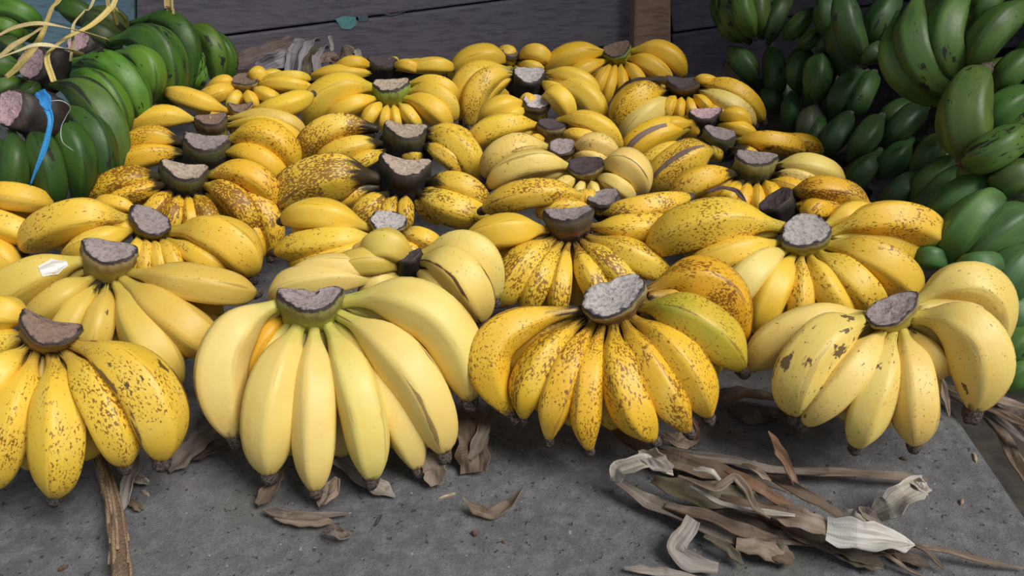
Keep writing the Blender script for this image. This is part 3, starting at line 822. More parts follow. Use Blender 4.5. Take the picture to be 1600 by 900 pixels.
# ================================================================ GREEN BANANAS
def green_hand(label, cr, bananas, d0=None, r=0.019, tint=(0.065, 0.15, 0.035), bruise=0.5, ridge=0.12, back=0, group='green banana hands heaped at the right', cat='bananas', zmin=-0.06, bulge=0.012, plan=None):
    first = None
    items = []
    for bn in bananas:
        bx, by, mx, my, tx, ty, w = bn[:7]
        o = bn[7] if len(bn) > 7 else {}
        rr = o.get('r', r)
        d = o.get('d', d0) or 2 * rr * FPX / w
        rr = w / 2 * d / FPX
        items.append((at_depth(bx, by, d + o.get('bb', 0.012)), at_depth(mx, my, d - bulge), at_depth(tx, ty, d + o.get('tb', 0.012)), rr, o, bn, d))
    cx, cy, cw = cr[:3]
    dm = float(np.mean([q[6] for q in items]))
    cd = cr[3] if len(cr) > 3 else {}
    dc = cd.pop('d', dm + 0.02)
    c = at_depth(cx, cy, dc)
    ro = root('green_banana_hand', (c[0], c[1], max(-0.1, min(c[2], 0.0))), label, cat, group)
    kw = dict(col='black', face='pink' if group == LG else 'dark')
    kw.update(cd)
    crown(ro, c, dc, cw, **kw)
    for b, m, t, rr, o, bn, d in items:
        tt = np.array(o.get('tint', tint)) * (1 + rng.uniform(-0.12, 0.12, 3))
        banana(ro, b, m, t, rr, M_GREEN, tt, tip=o.get('tip', True), hi=bn[6] >= 58, bruise=float(o.get('bruise', bruise) * random.uniform(0.5, 1.3)), ridge=float(o.get('ridge', ridge)))
    for q in range(back):
        bn = random.choice(bananas)
        jx, jy = random.uniform(-45, 45), random.uniform(-40, 40)
        o = bn[7] if len(bn) > 7 else {}
        d = (o.get('d', d0) or 2 * o.get('r', r) * FPX / bn[6]) + random.uniform(0.07, 0.15)
        rr = o.get('r', r) * 0.95
        P = [at_depth(bn[k] + jx, bn[k + 1] + jy, d + e) for k, e in ((0, 0.01), (2, -0.01), (4, 0.01))]
        if min(p[2] for p in P) < zmin + 0.03 or max(p[1] for p in P) > 1.40:
            continue
        banana(ro, *P, rr, M_GREEN, np.array(tint) * rng.uniform(0.7, 0.95), tip=False, bruise=float(bruise), ridge=0.2)  # filler fingers tinted darker, shade deep in the heap put into the colour
    return ro


LG = 'green plantain hands at the left'
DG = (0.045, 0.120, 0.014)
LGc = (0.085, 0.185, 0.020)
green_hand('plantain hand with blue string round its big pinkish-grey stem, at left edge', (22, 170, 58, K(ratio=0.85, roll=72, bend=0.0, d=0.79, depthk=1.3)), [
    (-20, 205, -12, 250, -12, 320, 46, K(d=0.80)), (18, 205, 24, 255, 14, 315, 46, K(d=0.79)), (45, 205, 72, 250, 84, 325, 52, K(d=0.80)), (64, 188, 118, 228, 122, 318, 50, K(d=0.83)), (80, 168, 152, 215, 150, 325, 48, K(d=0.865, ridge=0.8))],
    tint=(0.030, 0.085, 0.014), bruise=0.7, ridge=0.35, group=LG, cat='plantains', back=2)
green_hand('middle plantain hand with oval pink stem and black-edged outer finger', (56, 100, 52, K(ratio=0.9, roll=70, bend=0.0, d=0.90, depthk=0.9)), [
    (75, 132, 158, 172, 176, 285, 60, K(d=0.90, ridge=0.9, bruise=0.9, tint=(0.075, 0.13, 0.03))), (98, 120, 164, 142, 190, 215, 52, K(d=0.94, tint=LGc)), (112, 98, 190, 116, 222, 198, 54, K(d=0.97, tint=LGc)), (40, 110, -5, 105, -60, 120, 45, K(d=0.95)), (40, 125, 0, 140, -50, 165, 40, K(d=0.92)), (60, 130, 45, 145, 25, 160, 34, K(d=0.90, tip=False))],
    tint=DG, ridge=0.6, bruise=0.65, group=LG, cat='plantains', back=2, zmin=0.0)
green_hand('plantain hand with pinkish stem stub, arching over toward the yellow hands', (125, 70, 40, K(ratio=0.85, roll=40, bend=0.0, d=1.05, depthk=1.2)), [
    (172, 66, 252, 76, 256, 178, 62, K(d=1.04, tint=DG, ridge=0.65)), (180, 85, 232, 100, 226, 168, 45, K(d=1.00, tint=LGc)), (172, 95, 200, 105, 212, 140, 40, K(d=1.03, ridge=0.5))],
    tint=DG, ridge=0.6, bruise=0.65, group=LG, cat='plantains', back=2, zmin=0.0)
green_hand('light green plantain hand standing against the grey planks', (272, 70, 34, K(ratio=0.5, d=1.24)), [
    (278, 52, 330, 64, 338, 138, 38, K(d=1.20, tint=LGc, ridge=0.35)), (282, 68, 304, 95, 286, 142, 32, K(d=1.17, tint=(0.13, 0.26, 0.03))), (300, 95, 310, 115, 300, 142, 30, K(d=1.18, tint=(0.13, 0.26, 0.03))), (295, 48, 348, 70, 358, 128, 28, K(d=1.24, tint=LGc))],
    tint=DG, ridge=0.6, bruise=0.65, group=LG, cat='plantains', back=1, zmin=0.0)
green_hand('plantain hand in the top left corner against the blue board', (-40, 40, 40, K(d=1.1)), [
    (-30, 25, 22, 18, 58, 44, 42, K(d=1.08, tint=LGc)), (-30, 45, 8, 42, 30, 60, 32, K(d=1.06, tint=LGc)), (-20, 60, 20, 75, 40, 100, 36, K(d=1.06, tint=(0.02, 0.05, 0.015)))],
    tint=DG, ridge=0.6, bruise=0.65, group=LG, cat='plantains', back=1, zmin=0.0)
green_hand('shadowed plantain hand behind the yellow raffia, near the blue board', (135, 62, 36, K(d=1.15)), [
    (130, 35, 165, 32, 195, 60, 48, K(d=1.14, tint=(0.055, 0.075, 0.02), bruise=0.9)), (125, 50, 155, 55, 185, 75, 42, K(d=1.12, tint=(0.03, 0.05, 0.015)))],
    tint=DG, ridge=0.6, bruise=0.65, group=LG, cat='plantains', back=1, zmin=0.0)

GA = (0.062, 0.125, 0.026)
GB_SHADE = (0.032, 0.078, 0.026)  # peel green lowered to paint in the shade of the mid heap
GD_SHADE = (0.020, 0.050, 0.018)  # lowest green, deepest heap shade put into the peel colour
green_hand('big curved green hand at the upper right, topmost on the heap', (1520, -70, 70, K(d=0.84)), [
    (1405, 20, 1398, 108, 1482, 160, 42, K(d=0.86)), (1445, -30, 1428, 82, 1494, 138, 62, K(d=0.85)), (1530, -35, 1474, 55, 1508, 118, 64, K(d=0.84)), (1500, -20, 1470, 0, 1450, 30, 40, K(d=0.9, tip=False)), (1625, 0, 1555, 45, 1522, 108, 58, K(d=0.82, ridge=0.3)), (1580, -30, 1540, 5, 1520, 45, 44, K(d=0.87, tip=False)), (1630, 75, 1584, 108, 1558, 142, 48, K(d=0.83))],
    tint=GA, bruise=0.55, back=2)
green_hand('green hand at the right edge with upright fat finger and stubby tips', (1650, 190, 60, K(d=0.84)), [
    (1545, 275, 1506, 190, 1536, 112, 80, K(d=0.80, bruise=0.9)), (1640, 140, 1575, 168, 1540, 206, 58, K(d=0.82)), (1600, 190, 1562, 232, 1508, 252, 60, K(d=0.77)), (1640, 260, 1590, 275, 1565, 290, 58, K(d=0.77, tip=False)), (1570, 290, 1535, 270, 1500, 275, 40, K(d=0.80, tip=False))],
    tint=GA, bruise=0.6, back=2)
green_hand('green hand hanging at the top, drooping fingers beside the big curved one', (1330, -60, 50, K(d=1.05)), [
    (1320, -25, 1322, 35, 1348, 98, 46, K(d=1.0)), (1415, -20, 1376, 28, 1362, 66, 46, K(d=1.02)), (1345, 95, 1362, 85, 1376, 72, 30, K(d=1.0, tip=False)), (1290, -20, 1290, 20, 1300, 60, 36, K(d=1.08)), (1240, -15, 1215, 22, 1202, 62, 36, K(d=1.15)), (1276, 8, 1250, 36, 1228, 58, 30, K(d=1.12)), (1300, 35, 1270, 58, 1252, 72, 28, K(d=1.12)), (1310, 45, 1292, 66, 1284, 90, 26, K(d=1.10))],
    tint=GB_SHADE, bruise=0.7, back=2)
green_hand('compact dark green bunch at the top, right of the wooden post', (1165, -60, 50, K(d=1.2)), [
    (1138, -30, 1142, 18, 1168, 62, 38, K(d=1.17)), (1162, -30, 1160, 12, 1178, 56, 36, K(d=1.14)), (1190, -30, 1185, 12, 1190, 54, 36, K(d=1.15)), (1215, -30, 1206, 10, 1200, 50, 34, K(d=1.17)), (1130, 20, 1135, 45, 1160, 64, 22, K(d=1.18, tip=False))],
    tint=(0.055, 0.115, 0.02), bruise=0.8, back=2)
green_hand('green hand with blunt tips turned up, lower middle of the heap', (1300, 235, 44, K(d=1.10)), [
    (1248, 150, 1246, 108, 1262, 76, 36, K(d=1.14)), (1276, 175, 1276, 125, 1284, 90, 44, K(d=1.08, bruise=0.6)), (1302, 130, 1302, 98, 1310, 80, 28, K(d=1.10)), (1300, 195, 1316, 148, 1350, 114, 42, K(d=1.06)), (1330, 192, 1344, 152, 1364, 116, 42, K(d=1.05)), (1212, 155, 1212, 118, 1204, 74, 38, K(d=1.18)), (1188, 135, 1165, 104, 1143, 78, 38, K(d=1.18, bruise=0.8)), (1180, 150, 1158, 125, 1134, 102, 26, K(d=1.20, tint=(0.10, 0.075, 0.075))), (1215, 175, 1208, 160, 1195, 140, 34, K(d=1.18, tint=GD_SHADE))],
    tint=GB_SHADE, bruise=0.6, back=2)
green_hand('shade-tinted green hand lying low beside the last yellow hands', (1330, 290, 44, K(d=1.05)), [
    (1240, 208, 1236, 180, 1236, 148, 30, K(d=1.10)), (1264, 225, 1262, 198, 1274, 168, 36, K(d=1.06, tint=(0.07, 0.09, 0.05))), (1280, 240, 1275, 215, 1282, 180, 30, K(d=1.05)), (1290, 242, 1304, 215, 1326, 180, 42, K(d=1.02)), (1328, 250, 1348, 220, 1376, 184, 42, K(d=1.0)), (1380, 238, 1408, 198, 1445, 168, 44, K(d=1.0, tint=GD_SHADE)), (1370, 205, 1395, 180, 1430, 160, 36, K(d=1.04, tint=GD_SHADE))],
    tint=GB_SHADE, bruise=0.5, back=2)
green_hand('shaded green hand pointing down left, above the lower right fingers', (1470, 210, 40, K(d=0.98)), [
    (1375, 235, 1348, 268, 1325, 295, 42, K(d=0.98)), (1425, 218, 1398, 248, 1375, 275, 40, K(d=0.97)), (1478, 205, 1452, 240, 1436, 275, 42, K(d=0.92)), (1500, 240, 1462, 278, 1425, 318, 48, K(d=0.88)), (1440, 270, 1408, 298, 1380, 325, 44, K(d=0.90)), (1512, 250, 1472, 300, 1420, 338, 48, K(d=0.86))],
    tint=GB_SHADE, bruise=0.3, back=3)
green_hand('long smooth green hand at the right edge, above the front yellow hand', (1640, 320, 60, K(d=0.84)), [
    (1560, 270, 1516, 300, 1444, 352, 58, K(d=0.80, bruise=0.2)), (1572, 305, 1520, 338, 1474, 408, 66, K(d=0.76, bruise=0.2, ridge=0.3)), (1640, 325, 1562, 362, 1508, 418, 72, K(d=0.76, bruise=0.2)), (1490, 415, 1528, 415, 1564, 414, 46, K(d=0.72)), (1640, 385, 1584, 425, 1550, 480, 72, K(d=0.73, bruise=0.3)), (1430, 400, 1452, 402, 1475, 408, 40, K(d=0.77, tip=False))],
    tint=(0.070, 0.160, 0.048), bruise=0.2, back=3)
green_hand('lowest green hand at the right edge, over the dry leaf stalks', (1660, 520, 60, K(d=0.78)), [
    (1640, 470, 1585, 492, 1555, 520, 60, K(d=0.73)), (1640, 510, 1590, 535, 1560, 560, 56, K(d=0.72)), (1640, 560, 1592, 580, 1565, 600, 52, K(d=0.72, bruise=0.7))],
    tint=(0.064, 0.150, 0.040), bruise=0.4, back=2)


# ================================================================ DRY LEAVES, STRINGS, LITTER
def catmull(P, n):
    P = np.asarray(P, float)
    Q = np.vstack([2 * P[0] - P[1], P, 2 * P[-1] - P[-2]])
    out = []
    segs = len(P) - 1
    for i in range(n):
        u = i / (n - 1) * segs
        k = min(int(u), segs - 1)
        f = u - k
        a, b, c, d = Q[k], Q[k + 1], Q[k + 2], Q[k + 3]
        out.append(0.5 * (2 * b + (c - a) * f + (2 * a - 5 * b + 4 * c - d) * f * f + (3 * b - a - 3 * c + d) * f ** 3))
    return np.array(out)


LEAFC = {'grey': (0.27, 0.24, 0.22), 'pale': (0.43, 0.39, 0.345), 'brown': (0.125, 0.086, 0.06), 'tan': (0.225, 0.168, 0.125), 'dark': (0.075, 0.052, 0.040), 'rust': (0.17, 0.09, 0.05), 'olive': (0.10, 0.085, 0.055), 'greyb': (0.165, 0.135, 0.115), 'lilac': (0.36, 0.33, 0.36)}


def tri(x):
    return 2 / math.pi * math.asin(math.sin(x))


def strip(name, label, cat, pts, width, tint, mat=None, roll=0.0, twist=0.0, curl=0.35, taper=(0.4, 0.4), crumple=0.08, thick=0.0009, group=None, n=None, depth=None, wall=False):
    """a ribbon of leaf through points (x, y, height above slab) of the place; curled across and crumpled along"""
    P3 = []
    for p in pts:
        P3.append(at_depth(p[0], p[1], p[2]) if depth else at_z(p[0], p[1], p[2]))
    n = n or 8 + 6 * len(pts)
    C = catmull(P3, n)
    q_ = np.linspace(0, len(P3) - 1, n)
    lin = np.array([np.interp(q_, np.arange(len(P3)), [p[k] for p in P3]) for k in range(3)]).T
    if mat is None:
        C = 0.45 * C + 0.55 * lin
    w = width / 2 * depth_of(C[n // 2]) / FPX
    T = np.array([nrm(t) for t in np.gradient(C, axis=0)])
    Wd = 7
    s = np.linspace(0, 1, n)
    wid = np.ones(n)
    wid *= np.minimum(1, taper[0] + (1 - taper[0]) * s / 0.25)
    wid *= np.minimum(1, taper[1] + (1 - taper[1]) * (1 - s) / 0.25)
    ph = rng.uniform(0, 6, 4)
    V, U1 = [], []
    L = np.concatenate([[0], np.cumsum(np.linalg.norm(np.diff(C, axis=0), axis=1))])
    for i in range(n):
        side = nrm(np.cross(T[i], np.array([0, -0.35, 1.0])))
        up = nrm(np.cross(side, T[i]))
        a = math.radians(roll + twist * (s[i] - 0.5)) + 0.25 * math.sin(s[i] * 7 + ph[0])
        sd = side * math.cos(a) + up * math.sin(a)
        uu = up * math.cos(a) - side * math.sin(a)
        for j in range(Wd):
            e = j / (Wd - 1) * 2 - 1
            cz = curl * (abs(e + 0.25 * tri(s[i] * 5 + ph[3])) - 0.45) + crumple * (tri(s[i] * 9 + e * 4 + ph[1]) + 0.6 * tri(e * 5 + s[i] * 6 + ph[2]))
            jag = 1 + 0.13 * tri(s[i] * 19 + ph[3] + (2 if e > 0 else 0)) * abs(e)
            V.append(C[i] + sd * w * wid[i] * e * jag + uu * w * wid[i] * cz)
            U1.append((e * w, L[i]))
    V = np.array(V)
    if not depth:
        V[:, 2] = np.maximum(V[:, 2], 0.0012)
    F = [(i * Wd + j, i * Wd + j + 1, (i + 1) * Wd + j + 1, (i + 1) * Wd + j) for i in range(n - 1) for j in range(Wd - 1)]
    tc = np.array(LEAFC[tint] if isinstance(tint, str) else tint) * (1 + rng.uniform(-0.08, 0.08))
    o = make(name, V, F, mat or M_LEAF, None, {'metric': U1, 'param': U1}, mat is not None, tc, C[0])
    md = o.modifiers.new('solid', 'SOLIDIFY')
    md.thickness = thick
    md.offset = 1
    if label:
        o['label'] = label
        o['category'] = cat
    if group:
        o['group'] = group
    return o


G1 = 'dry banana leaves heaped on the bare slab'


def leaf(label, pts, w, tint, group=G1, **kw):
    return strip('dry_leaf', label, 'leaf', pts, w, tint, group=group, **kw)


leaf('brown dry leaf strip starting under the spotted front hand', [(940, 632, .012), (955, 665, .016), (985, 693, .022), (1045, 722, .03)], 24, 'brown', curl=.5)
leaf('light grey dry leaf folded over at the left end of the heap', [(1050, 738, .032), (1010, 722, .045), (968, 732, .034), (962, 752, .02)], 26, 'pale', curl=.3, taper=(.6, .7))
leaf('small grey wrinkled leaf scrap on top of the heap fold', [(1000, 705, .04), (1025, 720, .048), (1050, 735, .042)], 30, 'grey', crumple=.25)
leaf('long thin grey leaf running right from the spotted front hand', [(1027, 697, .02), (1084, 712, .024), (1155, 722, .022), (1200, 735, .02), (1290, 740, .015)], 15, 'greyb', curl=.6)
leaf('straight pale stalk-like leaf along the heap upper right side', [(1190, 738, .012), (1270, 737, .014), (1345, 741, .014), (1410, 746, .012), (1450, 749, .008)], 15, 'tan', curl=.7, taper=(.7, .2))
leaf('long grey-brown leaf along the lower left edge of the heap', [(963, 752, .02), (1013, 783, .012), (1077, 811, .012), (1120, 832, .012), (1195, 856, .01)], 26, 'greyb', curl=.5)
leaf('wide dark olive leaf lying in the middle of the heap', [(1020, 750, .02), (1070, 766, .024), (1125, 776, .022), (1180, 770, .02)], 42, 'olive', curl=.25)
leaf('tan leaf bent into a zigzag ridge over the dark olive leaf', [(1060, 745, .035), (1118, 763, .042), (1148, 745, .05), (1166, 766, .045), (1178, 793, .04), (1202, 808, .03)], 14, 'tan', curl=.6, crumple=.2)
leaf('thin pale curling leaf end on the heap, above the zigzag ridge', [(1084, 733, .04), (1112, 738, .046), (1128, 757, .034)], 11, 'pale', curl=.4)
leaf('orange-brown leaf strip slanting down right across the heap', [(1134, 736, .03), (1170, 752, .034), (1205, 775, .03), (1250, 800, .024)], 18, 'rust', curl=.4)
leaf('brown leaf strip under the orange-brown strip', [(1127, 776, .022), (1165, 790, .026), (1205, 802, .024), (1260, 812, .02)], 22, 'brown')
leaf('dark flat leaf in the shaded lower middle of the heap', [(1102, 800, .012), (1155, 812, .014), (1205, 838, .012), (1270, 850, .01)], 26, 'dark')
leaf('grey broad leaf piece folded at a right angle, lower left of heap', [(1084, 812, .022), (1068, 836, .018), (1054, 858, .012), (1082, 880, .008), (1122, 888, .008)], 30, 'grey', curl=.2, taper=(.8, .6), crumple=.08)
leaf('flat grey leaf piece lying at the bottom edge of the photo', [(976, 889, .004), (1031, 893, .006), (1090, 903, .004)], 14, 'grey')
leaf('olive twisted leaf end hanging below the long grey-brown leaf', [(1100, 838, .012), (1138, 858, .012), (1160, 882, .006)], 16, 'olive', curl=.6)
leaf('upright reddish-brown pointed blade sticking out of the heap', [(1200, 674, .075), (1212, 698, .058), (1228, 724, .045), (1246, 768, .022)], 19, 'rust', curl=.5, taper=(.15, .7))
leaf('broad brown leaf at the heap centre, left of the whitish one', [(1202, 798, .024), (1253, 812, .032), (1300, 830, .028)], 36, 'tan', curl=.3, taper=(.7, .8))
leaf('near-white broad leaf narrowing to a point, lower right of the heap', [(1292, 828, .03), (1340, 836, .034), (1385, 842, .028), (1428, 852, .014)], 48, (0.48, 0.455, 0.43), curl=.25, taper=(.9, .08), crumple=.07)
leaf('pale ribbed leaf with curled-up ragged tip, right end of the heap', [(1362, 806, .012), (1390, 792, .026), (1415, 772, .036), (1445, 755, .03)], 40, 'pale', curl=.4, taper=(.35, .75))
leaf('ragged whitish curl at the right tip of the ribbed leaf', [(1418, 752, .03), (1438, 756, .038), (1447, 772, .028)], 18, 'pale', crumple=.3)
leaf('brown leaf strip joining the heap to the near-white leaf', [(1200, 745, .022), (1250, 768, .03), (1300, 800, .026), (1322, 815, .02)], 20, 'brown', curl=.5)
leaf('narrow grey-brown leaf crossing beside the ribbed leaf', [(1342, 793, .03), (1358, 806, .032), (1380, 826, .022)], 18, 'greyb', curl=.6)
leaf('grey leaf scrap tucked behind the near-white leaf', [(1308, 805, .02), (1332, 808, .024), (1352, 816, .018)], 24, 'grey')
leaf('long thin dark stalk reaching the lower right corner', [(1378, 860, .008), (1440, 856, .012), (1484, 862, .012), (1541, 878, .008), (1602, 889, .004)], 10, 'tan', curl=.6, taper=(.5, .3))
leaf('olive-brown leaf flat beneath the near-white leaf', [(1296, 860, .008), (1345, 872, .008), (1380, 888, .006)], 30, 'olive')
leaf('short brown twisted strip below the near-white leaf tip', [(1427, 850, .014), (1448, 862, .012), (1474, 889, .005)], 9, 'brown')
leaf('dark brown leaf flake under the long thin stalk', [(1392, 864, .006), (1420, 872, .008), (1450, 884, .005)], 20, 'dark')
leaf('mottled brown leaf piece in shade at the bottom of the heap', [(1198, 852, .008), (1220, 866, .01), (1238, 878, .006)], 34, 'brown')
leaf('thin curved brown stem crossing below the heap', [(1368, 858, .01), (1392, 872, .01), (1415, 888, .006), (1445, 902, .004)], 7, 'tan', curl=.5)
leaf('creased brown leaf along the upper edge of the heap, left half', [(1005, 702, .015), (1060, 722, .02), (1120, 738, .018), (1175, 750, .012)], 30, 'brown', curl=.5)
leaf('grey leaf blade lying under the long thin grey leaf', [(1050, 716, .012), (1110, 728, .014), (1180, 748, .012), (1240, 770, .01)], 22, 'greyb', curl=.5)
leaf('narrow pale leaf edge running through the heap middle', [(1078, 760, .032), (1130, 788, .03), (1190, 800, .034), (1250, 806, .03)], 9, 'pale', curl=.3)
leaf('brown leaf below the zigzag ridge, pointing lower right', [(1040, 790, .014), (1100, 806, .02), (1160, 830, .018), (1215, 842, .012)], 22, 'brown', curl=.6)
leaf('tan leaf flap at the heap bottom beside the right-angled piece', [(1150, 852, .012), (1190, 858, .014), (1222, 872, .008)], 30, 'tan', taper=(.7, .6))
leaf('dark brown leaf under the broad brown leaf', [(1210, 815, .014), (1265, 838, .014), (1330, 852, .012), (1400, 862, .008)], 34, 'brown')
leaf('olive leaf tip peeking below the near-white leaf, left part', [(1290, 846, .014), (1330, 862, .012), (1372, 880, .006)], 26, 'olive', taper=(.8, .2))
leaf('small tan leaf shred left of the upright blade', [(1160, 726, .03), (1180, 735, .036), (1204, 752, .03)], 12, 'tan', curl=.5)
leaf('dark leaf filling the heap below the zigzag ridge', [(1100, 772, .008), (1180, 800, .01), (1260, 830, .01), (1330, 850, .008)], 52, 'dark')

G2 = 'dry leaf pieces under the front hands'
leaf('folded brown leaf sticking out under the pale hand, left side', [(440, 735, .016), (425, 762, .014), (402, 788, .006)], 24, 'brown', G2)
leaf('grey rolled leaf strip flat on the slab below the pale hand', [(412, 797, .006), (440, 803, .008), (480, 808, .008), (543, 803, .005)], 15, 'greyb', G2, curl=.7)
leaf('brown leaf strip lying against the grey rolled strip', [(430, 809, .006), (470, 813, .008), (519, 816, .005)], 20, 'tan', G2, curl=.5)
leaf('small curled leaf knot below the grey rolled strip', [(505, 834, .006), (522, 829, .014), (535, 836, .01), (548, 836, .005)], 16, 'greyb', G2, crumple=.35)
leaf('brown and white leaf end under the longest pale banana', [(528, 747, .02), (514, 772, .014), (498, 790, .006)], 24, 'tan', G2, crumple=.25)
leaf('pale pointed leaf triangle under the pale hand', [(528, 715, .014), (578, 752, .008), (618, 777, .003)], 28, 'grey', G2, taper=(1, .05), crumple=.04)
leaf('square brown leaf flap under the right tip of the pale hand', [(660, 706, .026), (678, 730, .018), (680, 758, .005)], 36, 'tan', G2, taper=(.7, .5), crumple=.06)
leaf('wide dark folded leaf between the pale and spotted front hands', [(722, 640, .03), (736, 686, .024), (742, 738, .005)], 52, 'brown', G2, taper=(.7, .85), crumple=.14)
leaf('lighter leaf fold lying over the wide dark folded leaf', [(768, 640, .026), (752, 680, .03), (735, 718, .014)], 20, 'greyb', G2)
leaf('boat-shaped curled leaf alone on the bare concrete', [(722, 777, .016), (742, 796, .006), (768, 803, .004), (798, 788, .012), (820, 760, .03)], 18, 'tan', G2, curl=.8, taper=(.1, .1), crumple=.04)
leaf('grey-green leaf strip beside the fibrous stalk', [(214, 712, .02), (200, 758, .014), (190, 798, .004)], 22, 'grey', G2, taper=(.5, .3))
leaf('silvery leaf scrap right of the fibrous stalk', [(208, 742, .006), (220, 750, .010), (232, 754, .004)], 16, 'pale', G2)
leaf('little brown oval leaf near the fibrous stalk', [(202, 782, .003), (212, 790, .005), (221, 797, .003)], 13, 'brown', G2)
leaf('greyish leaf under the left edge of the pale hand', [(336, 665, .02), (302, 700, .014), (262, 733, .004)], 36, 'greyb', G2, taper=(.5, .5))
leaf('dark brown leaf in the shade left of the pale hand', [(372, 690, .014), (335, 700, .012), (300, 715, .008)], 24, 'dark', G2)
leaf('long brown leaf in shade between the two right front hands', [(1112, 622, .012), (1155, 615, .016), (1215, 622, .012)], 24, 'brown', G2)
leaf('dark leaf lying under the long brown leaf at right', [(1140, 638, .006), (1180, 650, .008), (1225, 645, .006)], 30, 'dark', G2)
leaf('crumpled brown leaf under the tips of the spotted front hand', [(1035, 680, .014), (1060, 690, .016), (1088, 684, .01)], 26, 'tan', G2, crumple=.3)
leaf('thin upright leaf shred beside the spotted hand tip', [(1082, 652, .03), (1090, 672, .02), (1084, 698, .004)], 8, 'rust', G2)
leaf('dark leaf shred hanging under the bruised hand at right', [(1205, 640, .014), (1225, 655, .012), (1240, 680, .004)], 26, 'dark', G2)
leaf('pale vertical leaf shred under the last front hand', [(1470, 588, .03), (1476, 618, .022), (1482, 650, .006)], 12, 'tan', G2)

G3 = 'dry leaf stalks beside the slab edge'
for q, (lab, pts, w, c) in enumerate([
        ('frayed brown leaf stalk crossing the slab edge, upper one', [(1470, 600, .02), (1530, 630, .02), (1610, 668, .0)], 18, 'brown'),
        ('grey frayed leaf stalk just under the upper brown stalk', [(1480, 618, .012), (1540, 645, .008), (1612, 700, -.03)], 20, 'greyb'),
        ('pale fibrous leaf stalk over the slab edge gap', [(1500, 592, .03), (1550, 622, .028), (1612, 640, .01)], 14, 'tan'),
        ('brown leaf stalk dropping steeply into the edge gap', [(1530, 645, .004), (1570, 690, -.03), (1612, 770, -.06)], 26, 'brown'),
        ('dark leaf stalk lying lowest in the edge gap', [(1545, 620, .0), (1590, 650, -.02), (1630, 720, -.05)], 28, 'dark')]):
    strip('dry_leaf', lab, 'leaf', [tuple([p[0], p[1], depth_of(at_z(p[0], p[1], p[2]))]) for p in pts], w, c, group=G3, depth=True, curl=.5, crumple=.2)

G4 = 'dry leaves heaped against the back wall'


def wl(label, pts, w, c, **kw):
    strip('dry_leaf', label, 'leaf', [(x, y, 1.29 + dz) for x, y, dz in pts], w, c, group=G4, depth=True, **kw)


wl('broad brown dry leaf rising left to right against the planks', [(360, 98, .03), (410, 82, .02), (456, 64, .03)], 24, (0.27, 0.20, 0.18), curl=.25, roll=-50, taper=(.8, .8))
wl('bluish-grey leaf below the broad brown one by the planks', [(402, 108, .0), (430, 95, -.01), (455, 86, .0)], 26, 'lilac', roll=-50, taper=(.7, .7))
wl('grey leaf ribbon looped over, leftmost of the loops by the planks', [(452, 116, -.02), (456, 84, -.01), (468, 64, .01), (478, 62, .03)], 16, 'lilac', taper=(.9, .8))
wl('grey leaf ribbon looped over, second loop by the planks', [(472, 114, -.02), (476, 86, -.015), (486, 64, .0), (496, 64, .03)], 16, 'lilac', taper=(.9, .8))
wl('olive-grey leaf ribbon looped over, third loop by the planks', [(480, 116, -.03), (482, 92, -.02), (496, 72, -.01)], 14, 'olive', taper=(.9, .8))
wl('light leaf ribbon looped over, rightmost of the loops', [(496, 114, -.03), (494, 90, -.02), (504, 74, .0), (510, 76, .02)], 13, 'lilac', taper=(.9, .8))
wl('brown crumpled leaf right of the loops by the planks', [(500, 100, -.02), (516, 90, -.01), (524, 104, .0)], 26, (0.25, 0.17, 0.14), crumple=.3)
wl('small upright pale splinter against the planks', [(515, 56, .03), (518, 68, .03), (519, 80, .03)], 6, 'pale', taper=(.9, .9), crumple=.03)
wl('folded brown leaf peak against the planks, right of the splinter', [(528, 96, .01), (540, 78, .0), (552, 92, .01)], 20, (0.24, 0.17, 0.13), taper=(.7, .7))
wl('tiny pale torn leaf end at the right of the peak', [(556, 78, .01), (560, 86, .005), (562, 94, .01)], 11, 'pale', taper=(.9, .9))
wl('dark low leaf beneath the loops by the planks', [(370, 112, .02), (430, 116, .0), (520, 116, .0)], 24, 'dark')
strip('dry_leaf', 'black leathery sheath strip beside the thin dark crescent stub', 'leaf', [(x_, y_, depth_of(at_z(1068, 135, 0.125)) - 0.02 + e_) for x_, y_, e_ in ((962, 143, .03), (985, 132, .012), (1010, 126, .005), (1044, 124, .0))], 16, (0.05, 0.036, 0.032), depth=True, curl=.4, taper=(.3, .8))
strip('dry_leaf', 'purple-brown leaf shred lying across the olive half-moon hand', 'leaf', [(x_, y_, depth_of(at_z(1180, 254, 0.125)) - 0.035 + e_) for x_, y_, e_ in ((1104, 300, .0), (1130, 294, .0), (1152, 300, -.004), (1166, 318, -.012))], 9, (0.10, 0.06, 0.07), depth=True, curl=.4)

# ---- raffia and blue string over the plantains
GR = 'yellow raffia strips tied over the plantains'


def raffia(label, pts, w, c=(0.55, 0.42, 0.14)):
    strip('raffia_strip', label, 'string', pts, w, c, mat=M_STRING, group=GR, depth=True, curl=.25, crumple=.08, taper=(.8, .8), thick=.0006, n=40)


